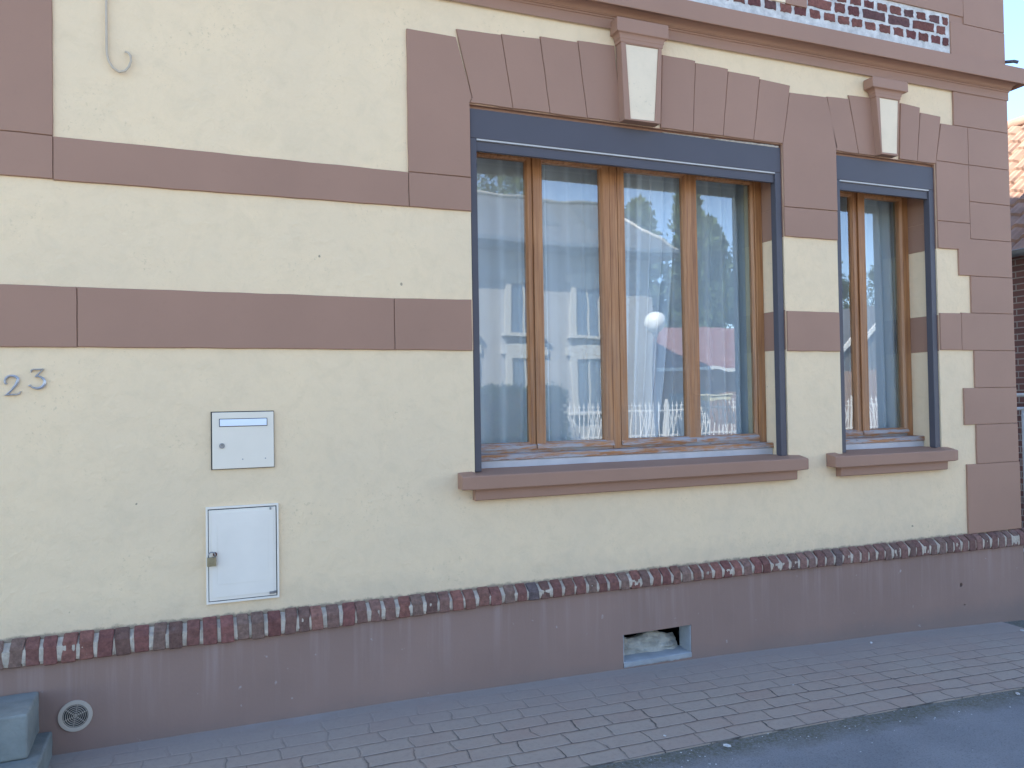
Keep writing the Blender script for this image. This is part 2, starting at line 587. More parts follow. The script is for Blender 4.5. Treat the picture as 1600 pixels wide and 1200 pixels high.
def ring_loft(bm, rings, closed=True, caps=True):
    vr = [[bm.verts.new(p) for p in r] for r in rings]
    n = len(rings[0])
    for a, b in zip(vr, vr[1:]):
        for k in range(n if closed else n - 1):
            bm.faces.new((a[k], a[(k + 1) % n], b[(k + 1) % n], b[k]))
    if caps and closed:
        bm.faces.new(vr[0][::-1])
        bm.faces.new(vr[-1])

def sheet(name, xs, ys, zf, mat, **kw):
    bm = bmesh.new()
    g = [[bm.verts.new((x, y, zf(x, y))) for y in ys] for x in xs]
    for i in range(len(xs) - 1):
        for j in range(len(ys) - 1):
            bm.faces.new((g[i][j], g[i + 1][j], g[i + 1][j + 1], g[i][j + 1]))
    o = link(name, bm, mat, None, True)
    return tag(o, kw.get('label'), kw.get('cat'), None, 'structure')

def lin(a, b, n):
    return [a + (b - a) * i / n for i in range(n + 1)]

# ------------------------------------------------------------------ ground, road, pavement
def gz(x, y=0.0):
    if x <= 0:
        z = 0.042 - 0.0018 * x
        z = min(z, 0.06)
    elif x <= 5.6:
        z = 0.042 - 0.0018 * x - 0.0041 * x * x
    elif x < 9:
        z = -0.0966 - 0.035 * (x - 5.6)
    else:
        z = -0.2156
    if y < 0:
        z -= 0.02 * min(-y, 1.2)
    return z

sheet('ground', [-300, -60, -20, 0, 9, 30, 60, 300], [-300, -60, -40, -20, -10, 0, 20, 60, 300],
      lambda x, y: gz(x, -2) - 0.12, GRASSY)
xs_r = lin(-60, -4, 8) + lin(-3, 9, 36) + lin(12, 80, 10)
sheet('road', xs_r, [-7.6, -5, -3, -2, -1.5, -1.2, -0.94], lambda x, y: gz(x, y) - 0.006, ASPHALT)
sheet('driveway', lin(5.335, 9.2, 12), [-0.94, -0.5, 0.0, 1, 3, 8, 16], lambda x, y: gz(x, min(y, 0)) - 0.004, ASPHALT)

# near pavement: slab with a wavy outer edge
bm = bmesh.new()
xs = lin(-4, 5.33, 110)
ys = lin(-0.985, 0.02, 8)
g = []
for x in xs:
    row = []
    for j, y in enumerate(ys):
        yy = y
        if j == 0:
            yy = y + 0.006 * noise.noise(Vector((x * 2.5, 0, 0)))
        row.append(bm.verts.new((x, yy, gz(x, yy) + 0.004 * noise.noise(Vector((x * 1.5, yy * 2, 4.0))))))
    g.append(row)
for i in range(len(xs) - 1):
    for j in range(len(ys) - 1):
        bm.faces.new((g[i][j], g[i + 1][j], g[i + 1][j + 1], g[i][j + 1]))
low = [bm.verts.new((r[0].co.x, r[0].co.y - 0.002, r[0].co.z - 0.05)) for r in g]
for i in range(len(xs) - 1):
    bm.faces.new((g[i][0], g[i + 1][0], low[i + 1], low[i]))
lr = [bm.verts.new((v.co.x, v.co.y, v.co.z - 0.05)) for v in g[-1]]
for j in range(len(ys) - 1):
    bm.faces.new((g[-1][j], g[-1][j + 1], lr[j + 1], lr[j]))
tag(link('pavement', bm, PAVER, None, False), kind='structure')

FARPAVE = simple('far_paving', (0.30, 0.28, 0.26), 0.9, 0.1, 3)
sheet('far_pavement', xs_r, lin(-9.95, -7.6, 3), lambda x, y: gz(x, -2) + 0.10, FARPAVE)
bm = bmesh.new()
for a, b in zip(xs_r, xs_r[1:]):
    vs = [bm.verts.new(p) for p in ((a, -7.6, gz(a, -2) - 0.05), (b, -7.6, gz(b, -2) - 0.05), (b, -7.6, gz(b, -2) + 0.10), (a, -7.6, gz(a, -2) + 0.10))]
    bm.faces.new(vs)
tag(link('kerb', bm, FARPAVE), kind='structure')

# loose grit along the pavement edge and scattered on the asphalt: nobody could count it
bm = bmesh.new()
for i in range(300):
    x = random.uniform(0.8, 5.6)
    if random.random() < 0.72:
        y = -0.99 - abs(random.gauss(0, 0.11))
    else:
        y = random.uniform(-2.0, -1.0)
    s = 0.85 * random.choice([0.0012, 0.0014, 0.0018, 0.002, 0.003, 0.0045]) * random.uniform(0.7, 1.1)
    z = gz(x, y) - 0.006 + s * 0.45
    m = Matrix.Translation((x, y, z)) @ Matrix.Rotation(random.uniform(0, 6.3), 4, 'Z') @ Matrix.Diagonal((s * random.uniform(1, 1.8), s, s * 0.6, 1))
    bmesh.ops.create_icosphere(bm, subdivisions=1, radius=1.0, matrix=m)
for (x, y, s) in ((4.0, -0.12, 0.009), (2.0, -0.85, 0.005), (3.0, -0.55, 0.004), (4.05, -1.05, 0.011), (2.2, -1.04, 0.012), (5.25, -0.22, 0.009)):
    m = Matrix.Translation((x, y, gz(x, y) + s * 0.3)) @ Matrix.Rotation(x, 4, 'Z') @ Matrix.Diagonal((s * 1.7, s, s * 0.6, 1))
    bmesh.ops.create_icosphere(bm, subdivisions=1, radius=1.0, matrix=m)
tag(link('grit', bm, STONEW), 'pale loose grit scattered along the pavement edge', 'grit', kind='stuff')

# ------------------------------------------------------------------ the house
house = thing('town_house', 'cream rendered town house with mauve stone bands, brick plinth course and two shuttered windows', 'house')

W1 = (1.405, 3.490, 1.15, 3.130)
W2 = (3.925, 4.815, 1.15, 3.130)
XR = 5.553

def rect(x0, x1, z0, z1):
    return [(x0, z0), (x1, z0), (x1, z1), (x0, z1)]

# cream wall with the two openings cut right through
bm = bmesh.new()
prism(bm, rect(-6.0, XR - 0.012, 0.40, 3.80), 0.006, 0.30, [rect(*W1), rect(*W2)])
link('wall', bm, CREAM, house)
# remaining shell: side wall, rear, upper floor front, room box
bm = bmesh.new()
box(bm, -6.0, XR - 0.006, 0.03, 0.30, 3.80, 7.0)
box(bm, XR - 0.30, XR - 0.012, 0.30, 10.0, -0.30, 7.0)
box(bm, -6.0, -5.7, 0.30, 10.0, -0.30, 7.0)
box(bm, -6.0, XR - 0.012, 10.0, 10.3, -0.30, 7.0)
prism(bm, [(-0.3, 7.0)], 0, 0) if False else None
link('side_wall', bm, CREAM, house)
ridge_y, ridge_z = 5.15, 10.2
for x0 in (-6.0, XR - 0.30):
    bm = bmesh.new()
    vs = [bm.verts.new(p) for p in ((x0, 0.03, 7.0), (x0, 10.3, 7.0), (x0, ridge_y, ridge_z), (x0 + 0.28, 0.03, 7.0), (x0 + 0.28, 10.3, 7.0), (x0 + 0.28, ridge_y, ridge_z))]
    for f in ((0, 1, 2), (5, 4, 3), (0, 3, 4, 1), (1, 4, 5, 2), (2, 5, 3, 0)):
        bm.faces.new([vs[i] for i in f])
    link('gable', bm, MAUVE, house)
bm = bmesh.new()
for sgn, ye in ((-1, -0.35), (1, 10.65)):
    a = (ye, 7.0 - 0.25)
    ring_loft(bm, [[(x, a[0], a[1]), (x, ridge_y, ridge_z + 0.02), (x, ridge_y, ridge_z + 0.14), (x, a[0], a[1] + 0.14)] for x in (-6.2, XR + 0.12)])
link('roof', bm, ROOFT, house)

# room behind the windows
bm = bmesh.new()
box(bm, 0.6, 0.7, 0.30, 4.2, 0.2, 3.7)
box(bm, 5.15, 5.25, 0.30, 4.2, 0.2, 3.7)
box(bm, 0.7, 5.15, 4.1, 4.2, 0.2, 3.7)
box(bm, 0.7, 5.15, 0.30, 4.1, 3.55, 3.7)
box(bm, 0.7, 5.15, 0.30, 4.1, 0.2, 0.3)
link('room_wall', bm, ROOMD, house)
bm = bmesh.new()
for (x0, x1, z0, z1) in (W1, W2):      # inner reveals, deeper than the cream slab
    box(bm, x0 - 0.05, x0 - 0.004, 0.285, 0.52, z0, z1)
    box(bm, x1 + 0.075, x1 + 0.095, 0.301, 0.52, z0, z1)
    box(bm, x0 - 0.004, x1 + 0.075, 0.301, 0.52, z1 - 0.02, z1 + 0.02)
    box(bm, x0 - 0.004, x1 + 0.075, 0.301, 0.52, z0 - 0.02, z0 + 0.03)
link('inner_reveal', bm, ROOM, house)

# --- mauve stonework: painted blocks with narrow joints over a recessed backing
def stones(name, polys, label=None, gap=0.0021, y=-0.006, free=True):
    bm = bmesh.new()
    for p in polys:
        q = inset(p, gap)
        prism(bm, wavy(q, 0.06, 0.0016), y, 0.004)
    for p in polys:
        prism(bm, wavy(inset(p, 0.0004), 0.06, 0.0016), y + 0.0050, 0.0062)
    o = link(name, bm, MAUVE, house)
    m = o.modifiers.new('bevel', 'BEVEL')
    m.width = 0.0018
    m.segments = 2
    m.limit_method = 'ANGLE'
    m.angle_limit = R(40)
    if label:
        o['label'] = label
    return o

stones('stone_band', [rect(-2.6, -0.54, 2.549, 2.742), [(-0.54, 2.545), (1.065, 2.549), (1.064, 2.729), (-0.54, 2.741)]], 'upper mauve band left of the windows')
stones('stone_band', [rect(-2.4, -0.45, 1.809, 2.079), [(-0.45, 1.810), (0.98, 1.809), (0.98, 2.074), (-0.45, 2.079)],
                      [(0.98, 1.809), (1.400, 1.809), (1.400, 2.080), (0.98, 2.074)]], 'lower mauve band left of the windows')
stones('stone_band', [rect(3.492, 3.920, 1.822, 2.077)], 'mauve band on the pier between the windows')
stones('corner_quoin', [rect(-2.6, -0.54, 2.742, 3.70)], 'plain mauve corner pier at the left')
ZT = 3.13
stones('window_surround', [
    rect(1.065, 1.405, 2.549, 2.730),
    [(1.065, 2.730), (1.405, 2.731), (1.405, ZT), (1.419, 3.159), (1.333, 3.473), (1.063, 3.477)],
    [(1.419, 3.159), (1.405, ZT), (1.653, ZT), (1.592, 3.526), (1.333, 3.517)],
    [(1.653, ZT), (1.875, ZT), (1.821, 3.539), (1.592, 3.531)],
    [(1.875, ZT), (2.107, ZT), (2.054, 3.557), (1.821, 3.553)],
    [(2.107, ZT), (2.333, ZT), (2.291, 3.573), (2.054, 3.567)]], 'left half of the mauve flat arch over the wide window')
stones('window_surround', [
    [(2.590, ZT), (2.816, ZT), (2.845, 3.566), (2.611, 3.568)],
    [(2.816, ZT), (3.034, ZT), (3.083, 3.550), (2.845, 3.554)],
    [(3.034, ZT), (3.263, ZT), (3.322, 3.533), (3.083, 3.536)],
    [(3.263, ZT), (3.490, ZT), (3.559, 3.511), (3.322, 3.521)]], 'right half of the mauve flat arch over the wide window')
stones('window_surround', [
    [(3.490, 2.734), (3.925, 2.736), (3.925, ZT), (3.937, 3.15), (3.856, 3.473), (3.552, 3.466), (3.490, ZT)],
    rect(3.490, 3.923, 2.545, 2.734)], 'mauve pier head between the two windows')
stones('window_surround', [
    [(3.925, ZT), (4.115, ZT), (4.040, 3.485), (3.856, 3.478)],
    [(4.115, ZT), (4.306, ZT), (4.245, 3.518), (4.040, 3.511)]], 'left half of the mauve flat arch over the narrow window')
stones('window_surround', [
    [(4.476, ZT), (4.639, ZT), (4.680, 3.507), (4.499, 3.516)],
    [(4.639, ZT), (4.815, ZT), (4.874, 3.467), (4.680, 3.472)],
    [(4.815, ZT), (4.83, 3.152), (5.133, 3.152), (5.133, 3.421), (4.874, 3.421)],
    rect(4.817, 5.133, 2.735, 3.152)], 'right half of the mauve flat arch over the narrow window')
stones('corner_quoin', [
    rect(4.998, 5.548, 3.421, 3.70),
    rect(5.133, 5.548, 3.153, 3.421), rect(5.133, 5.549, 2.892, 3.153), rect(5.133, 5.550, 2.628, 2.892),
    [(4.817, 2.545), (5.012, 2.545), (5.012, 2.365), (5.552, 2.365), (5.552, 2.628), (5.133, 2.628), (5.133, 2.735), (4.817, 2.735)],
    rect(5.125, 5.553, 2.103, 2.365),
    rect(4.817, 5.022, 1.838, 2.097), rect(5.022, 5.556, 1.838, 2.103),
    rect(5.140, 5.559, 1.574, 1.838), rect(5.028, 5.562, 1.315, 1.574), rect(5.140, 5.566, 1.040, 1.315),
    rect(5.038, 5.575, 0.555, 1.040)], 'mauve toothed quoins of the right corner')
# return of the corner (thin depth so that the arris is solid)
BX('corner_return', MAUVE, house, (XR - 0.02, XR - 0.004, 0.0065, 0.29, 0.56, 3.70))

# --- painted reveals inside each opening (right jamb and soffit are what shows)
for (x0, x1, z0, z1) in (W1, W2):
    for bb in ((x1 - 0.003, x1 + 0.003, 0.007, 0.285, 2.7360, z1), (x1 - 0.003, x1 + 0.003, 0.007, 0.285, 2.543, 2.7346),
               (x1 - 0.003, x1 + 0.003, 0.007, 0.285, 1.832, 2.082), (x0 - 0.003, x0 + 0.003, 0.007, 0.285, 2.543, z1),
               (x0 - 0.003, x0 + 0.003, 0.007, 0.285, 1.812, 2.079), (x0 + 0.0035, x1 - 0.0035, 0.0068, 0.285, z1 - 0.004, z1 + 0.003)):
        BX('reveal_paint', MAUVE, house, bb)

# --- keystones
def keystone(cx, topx, botx, ztop, zbot, yf, ins, cap, fasc, low, ycap):
    bm = bmesh.new()
    prism(bm, [(topx[0], ztop), (topx[1], ztop), (botx[1], zbot), (botx[0], zbot)], yf, yf + 0.010, [ins])
    prism(bm, [(topx[0] + .0006, ztop), (topx[1] - .0006, ztop), (botx[1] - .0006, zbot + .0006), (botx[0] + .0006, zbot + .0006)], yf + 0.0095, 0.0)
    o = link('keystone', bm, MAUVE, house)
    bevel(o, 0.002, 2)
    bm = bmesh.new()
    prism(bm, inset(ins, 0.001), yf + 0.0055, yf + 0.0094)
    link('panel', bm, CREAM_SMOOTH, o)
    # moulded cap, lofted upwards
    bm = bmesh.new()
    zl, zc, zt = low, fasc[0], fasc[1]
    prof = [(0.004, zl - 0.018, 0.0), (0.006, zl, 0.0), (0.010, zl + 0.006, 0.0)]
    n = 6
    for i in range(n + 1):
        t = i / n
        prof.append((0.010 + (cap - 0.010) * (1 - math.cos(t * math.pi / 2)) * 0.82, zl + 0.006 + (zc - zl - 0.010) * math.sin(t * math.pi / 2), 0))
    prof += [(cap, zc), (cap, zt), (cap * 0.9, zt + 0.004)]
    rings = []
    for p in prof:
        e = p[0]
        yy = yf - e * (ycap - abs(yf)) / cap
        rings.append([(topx[0] - e, 0.0, p[1]), (topx[0] - e, yy, p[1]), (topx[1] + e, yy, p[1]), (topx[1] + e, 0.0, p[1])])
    ring_loft(bm, rings)
    c = link('capital', bm, MAUVE, o)
    bevel(c, 0.0015, 1, 50)
keystone(2.44, (2.300, 2.572), (2.314, 2.552), 3.590, 3.128, -0.065,
         [(2.331, 3.564), (2.548, 3.567), (2.515, 3.141), (2.354, 3.137)], 0.034, (3.626, 3.700), 3.588, 0.085)
keystone(4.35, (4.226, 4.438), (4.262, 4.412), 3.530, 3.129, -0.055,
         [(4.259, 3.505), (4.427, 3.505), (4.406, 3.144), (4.270, 3.141)], 0.050, (3.562, 3.622), 3.526, 0.080)

# --- cornice
prof = [(-0.012, 3.660), (-0.012, 3.716), (-0.017, 3.718), (-0.017, 3.7275), (-0.023, 3.729), (-0.023, 3.7345)]
for i in range(8):
    t = i / 7
    prof.append((-0.026 - 0.054 * (1 - math.cos(t * math.pi / 2)), 3.736 + 0.036 * math.sin(t * math.pi / 2)))
prof += [(-0.084, 3.757), (-0.102, 3.754), (-0.104, 3.757), (-0.104, 3.865), (-0.098, 3.868), (-0.02, 3.905), (0.02, 3.91)]
bm = bmesh.new()
def cor_ring(p):
    e = -p[0]
    return [(-6.0, 0.10, p[1]), (-6.0, p[0], p[1]), (XR - 0.01 + e * 0.9, p[0], p[1]), (XR - 0.01 + e * 0.9, 0.10, p[1])]
rings = [cor_ring(p) for p in prof]
# subdivide along x for slight irregularity
vr = []
for p in prof:
    e = -p[0]
    xr = XR - 0.01 + e * 0.9
    row = []
    for i in range(121):
        x = -6.0 + (xr + 6.0) * i / 120
        dz = 0.0035 * noise.noise(Vector((x * 1.1, p[1] * 3, 1.0)))
        row.append(bm.verts.new((x, p[0] + 0.002 * noise.noise(Vector((x * 1.3, 5, 5))), p[1] + dz)))
    row.append(bm.verts.new((xr, 0.30, p[1])))
    vr.append(row)
for a, b in zip(vr, vr[1:]):
    for i in range(len(a) - 1):
        bm.faces.new((a[i], a[i + 1], b[i + 1], b[i]))
cor = link('cornice', bm, MAUVE, house)

# --- brick panel above the cornice
def brickrow_panel():
    bm = bmesh.new()
    col = bm.loops.layers.float_color.new('Col')
    rows = [(3.984, 4.036, 0), (4.056, 4.114, 1), (4.130, 4.178, 0)]
    for (z0, z1, kind) in rows:
        x = 1.5 + random.uniform(0, 0.1)
        while x < 4.985:
            L = (0.105 if kind == 0 else (0.215 if random.random() < 0.75 else 0.105)) * random.uniform(0.93, 1.05)
            x1 = min(x + L, 4.99)
            if z0 > 4.04 and x1 > 3.37 and x < 3.715:
                x = 3.722 if x > 3.3 else x
                x1 = min(x + L, 4.99) if x > 3.7 else 3.36
                L = x1 - x
            if x1 - x > 0.03:
                m = 0.008
                pts = []
                for (px, pz) in ((x + m, z0), (x1 - m, z0), (x1 - m, z1), (x + m, z1)):
                    pts.append((px, pz))
                pp = []
                for i in range(4):
                    a, b = pts[i], pts[(i + 1) % 4]
                    kk = 5 if i % 2 == 0 else 3
                    for j in range(kk):
                        t = j / kk
                        qx, qz = a[0] + (b[0] - a[0]) * t, a[1] + (b[1] - a[1]) * t
                        qx += random.uniform(-.005, .005)
                        qz += random.uniform(-.005, .005)
                        pp.append((qx, qz))
                n0 = len(bm.faces)
                prism(bm, pp, 0.0065 + random.uniform(-.001, .002), 0.03)
                bm.faces.ensure_lookup_table()
                c = random.choice([(0.19, 0.075, 0.06), (0.16, 0.06, 0.055), (0.22, 0.09, 0.07), (0.14, 0.07, 0.065)])
                g_ = random.uniform(0.85, 1.15)
                for f in bm.faces[n0:]:
                    for lp in f.loops:
                        lp[col] = (c[0] * g_, c[1] * g_, c[2] * g_, 1)
            x += L + random.uniform(0.012, 0.02)
    return bm
o = link('brick_panel', brickrow_panel(), BRICKA, house)
bm = bmesh.new()
prism(bm, rect(1.4, 5.128, 3.87, 4.21), 0.0105, 0.0295)
link('mortar', bm, WHITEMORTAR, o)
bm = bmesh.new()
for (x0, x1, z0, z1) in ((5.000, 5.546, 3.88, 4.157), (5.131, 5.545, 4.161, 5.2), (3.60, 5.127, 4.21, 5.2), (3.545, 3.715, 4.035, 4.208), (-2.6, 3.596, 4.213, 5.2)):
    prism(bm, rect(x0, x1, z0, z1), 0.000, 0.0295)
prism(bm, rect(4.999, 5.545, 3.88, 5.2), 0.007, 0.0298)
o = link('upper_quoin', bm, MAUVE, house)
bevel(o, 0.002, 2)
bm = bmesh.new()
prism(bm, rect(3.36, 3.543, 4.04, 4.208), 0.002, 0.0295)
link('upper_panel', bm, CREAM_SMOOTH, house)

# --- brick-on-edge course above the plinth
def ipl(x, tab):
    for (a, va), (b, vb) in zip(tab, tab[1:]):
        if x <= b:
            t = max(0, (x - a) / (b - a))
            return va + (vb - va) * t
    return tab[-1][1]
ZB = [(-3, .441), (-.74, .441), (.3, .444), (1.58, .468), (3.28, .464), (5.55, .441)]
ZTP = [(-3, .551), (-.74, .551), (1.6, .552), (3.3, .551), (5.6, .550)]
bm = bmesh.new()
col = bm.loops.layers.float_color.new('Col')
x = -3.05
k = 0
brick_cols = [(0.215, 0.095, 0.072), (0.185, 0.085, 0.068), (0.225, 0.11, 0.083), (0.18, 0.10, 0.078), (0.20, 0.125, 0.095), (0.18, 0.105, 0.082), (0.20, 0.085, 0.07)]
while x < 5.60:
    wd = random.uniform(0.052, 0.061)
    zb = ipl(x, ZB) + random.uniform(-.004, .004)
    zt = ipl(x, ZTP) + random.uniform(-.003, .004)
    yf = -0.040 + random.uniform(-.004, .003)
    c = random.choice(brick_cols)
    if random.random() < 0.02:
        c = (0.12, 0.09, 0.085)
    gch = random.uniform(1.0, 1.42)
    if x > 3.3:
        c = tuple(0.5 * a + 0.5 * b for a, b in zip(c, (0.175, 0.11, 0.09)))
    tw = random.uniform(-.004, .004)
    prof_ = [(0.004, zb), (yf + 0.004, zb), (yf, zb + 0.004), (yf + tw * .4, zt - 0.036), (yf + 0.004, zt - 0.025 + tw * .6), (yf + 0.014, zt - 0.014), (0.004, zt + 0.004)]
    n0 = len(bm.faces)
    xs_ = [x, x + 0.004, x + wd - 0.004, x + wd]
    rings = []
    for q, xx in enumerate(xs_):
        s = 0.0035 if q in (0, 3) else 0.0
        rings.append([(xx + tw * (pz - zb) * 20 + random.uniform(-.0008, .0008), py + s * (1 if py < 0 else 0), pz - (s if pz > zb + .02 else -s)) for (py, pz) in prof_])
    ring_loft(bm, rings)
    bm.faces.ensure_lookup_table()
    for f in bm.faces[n0:]:
        for lp in f.loops:
            lp[col] = (c[0] * gch, c[1] * gch, c[2] * gch, 1)
    x += wd + random.uniform(0.011, 0.018)
    k += 1
course = link('brick_course', bm, BRICKA, house, False)
# mortar bed between the bricks, slightly recessed, rough
bm = bmesh.new()
vr = []
nx = 1500
for i in range(nx):
    x = -3.05 + (XR + 0.05 + 3.05) * i / (nx - 1)
    zb, zt = ipl(x, ZB), ipl(x, ZTP)
    j1 = 0.0045 * noise.noise(Vector((x * 75, 0.3, 0))) + .002 * noise.noise(Vector((x * 200, 1, 0)))
    j2 = 0.0045 * noise.noise(Vector((x * 75, 7.3, 0))) + .002 * noise.noise(Vector((x * 200, 5, 0)))
    yf = -0.0365
    vr.append([bm.verts.new(p) for p in ((x, 0.004, zb + 0.004), (x, yf + 0.006 + j1, zb + 0.005 + j1 * .4), (x, yf + j1, zb + 0.02), (x, yf + j2 - .001, (zb + zt) / 2), (x, yf + j2 - .0005, zt - 0.038),
                                         (x, yf + 0.008 + j1, zt - 0.030), (x, yf + 0.02 + j1 * .5, zt - 0.022), (x, 0.004, zt - 0.008 + j2 * .4))])
for a, b in zip(vr, vr[1:]):
    for i in range(len(a) - 1):
        bm.faces.new((a[i], b[i], b[i + 1], a[i + 1]))
link('mortar', bm, MORTAR, course, False)

# --- plinth with the cellar opening
CO = (2.268, 2.724, 0.048, 0.205)
hole1 = [(4.939 + 0.013 * math.cos(a), 0.215 + 0.016 * math.sin(a)) for a in lin(0, 2 * math.pi, 12)[:-1]]
hole2 = [(4.965 + 0.010 * math.cos(a), 0.076 + 0.005 * math.sin(a)) for a in lin(0, 2 * math.pi, 8)[:-1]]
bm = bmesh.new()
out = [(-6.0, -0.30), (XR + 0.02, -0.30), (XR + 0.02, 0.50), (-6.0, 0.50)]
cell = [(CO[0], 0.02), (CO[1], 0.02), (CO[1] + .002, CO[3] + .004), (CO[0], CO[3])]
prism(bm, out, -0.015, 0.10, [cell, hole1, hole2])
link('plinth', bm, PLINTH, house)
bm = bmesh.new()
box(bm, 2.15, 2.85, 0.101, 0.60, -0.05, 0.30)
bmesh.ops.delete(bm, geom=[f for f in bm.faces if abs(f.calc_center_median().y - 0.101) < 0.001 and f.calc_center_median().x < 3], context='FACES')
link('cellar_void', bm, DARKGAP, house)
BX('weep_hole', DARKGAP, house, (4.90, 5.0, 0.101, 0.12, 0.05, 0.25))
# pale lining of the opening: ledge, rough lip, right cheek
bm = bmesh.new()
n = 40
vr = []
for i in range(n + 1):
    t = i / n
    x = CO[0] + 0.001 + (CO[1] - CO[0] - 0.002) * t
    r1 = 0.005 * noise.noise(Vector((x * 40, 1, 0)))
    r2 = 0.009 * noise.noise(Vector((x * 28, 6, 0)))
    vr.append([bm.verts.new(p) for p in ((x, 0.099, 0.068 - .008 * t), (x, -0.010, 0.052), (x, -0.019 + r1 * .3, 0.048 + r1 * .4), (x, -0.0185 + r1 * .4, 0.026 + r2), (x, -0.014, 0.018 + r2))])
for a, b in zip(vr, vr[1:]):
    for i in range(4):
        bm.faces.new((a[i], b[i], b[i + 1], a[i + 1]))
box(bm, CO[1] - 0.006, CO[1] - 0.0005, -0.013, 0.099, 0.045, CO[3] - 0.001)
box(bm, CO[0] + 0.0005, CO[0] + 0.006, -0.013, 0.099, 0.045, CO[3] - 0.003)
link('cellar_ledge', bm, LEDGE, house)

# --- sills
def sill(x0, x1, m0, m1, label):
    bm = bmesh.new()
    n = 30
    prof_ = [(0.14, 1.081), (-0.076, 1.079), (-0.082, 1.083), (-0.083, 1.148), (-0.079, 1.154), (0.145, 1.171)]
    rings = []
    for i in range(n + 1):
        x = x0 + (x1 - x0) * i / n
        s = 1.0
        e = 0.006 if i in (0, n) else 0.0
        dz = 0.0015 * noise.noise(Vector((x * 3, 2, 2)))
        rings.append([(x, py + (e if py < 0 else 0), pz + dz + (e * .5 if pz < 1.1 else -e * .5)) for (py, pz) in prof_])
    # only the part in the opening runs back; outside it the sill dies into the wall face
    ring_loft(bm, [[(q[0], min(q[1], 0.005) if not (m0 + 0.016 < q[0] < m1 - 0.022) else q[1], q[2]) for q in r] for r in rings])
    o = link('window_sill', bm, MAUVE, house)
    o['label'] = label
    bevel(o, 0.003, 2, 50)
    bm = bmesh.new()
    ring_loft(bm, [[(x, 0.004, 1.019), (x, -0.036, 1.019), (x, -0.041, 1.024), (x, -0.043, 1.0795), (x, 0.004, 1.0795)] for x in lin(m0, m1, 16)])
    mo = link('sill_moulding', bm, MAUVE, o)
    bevel(mo, 0.002, 1, 50)
sill(1.308, 3.573, 1.390, 3.514, 'long mauve sill under the wide window')
sill(3.788, 4.869, 3.864, 4.811, 'short mauve sill under the narrow window')

# --- windows
def sash(parent, name, x0, x1, z0, z1, gx0, gx1, gz0, gz1, yf, yb, mat=None):
    """one casement: four profiled rails around the glass"""
    bm = bmesh.new()
    e = 0.010
    # stiles
    box(bm, x0, gx0 - e, yf, yb, z0, z1)
    box(bm, gx1 + e, x1, yf, yb, z0, z1)
    box(bm, gx0 - e, gx1 + e, yf + .0006, yb, gz1 + e, z1 - .0006)
    # sloped glazing bead
    for (a, b) in (((gx0, gx1), (gz0, gz1)),):
        oo = [(gx0 - e, gz0 - e), (gx1 + e, gz0 - e), (gx1 + e, gz1 + e), (gx0 - e, gz1 + e)]
        ii = [(gx0, gz0), (gx1, gz0), (gx1, gz1), (gx0, gz1)]
        vo_ = [bm.verts.new((p[0], yf + 0.003, p[1])) for p in oo]
        vi_ = [bm.verts.new((p[0], yf + 0.016, p[1])) for p in ii]
        vb_ = [bm.verts.new((p[0], yb, p[1])) for p in ii]
        for k_ in range(4):
            bm.faces.new((vo_[k_], vo_[(k_ + 1) % 4], vi_[(k_ + 1) % 4], vi_[k_]))
            bm.faces.new((vi_[k_], vi_[(k_ + 1) % 4], vb_[(k_ + 1) % 4], vb_[k_]))
    o = link(name, bm, WOOD, parent)
    bevel(o, 0.0025, 2, 40)
    return o

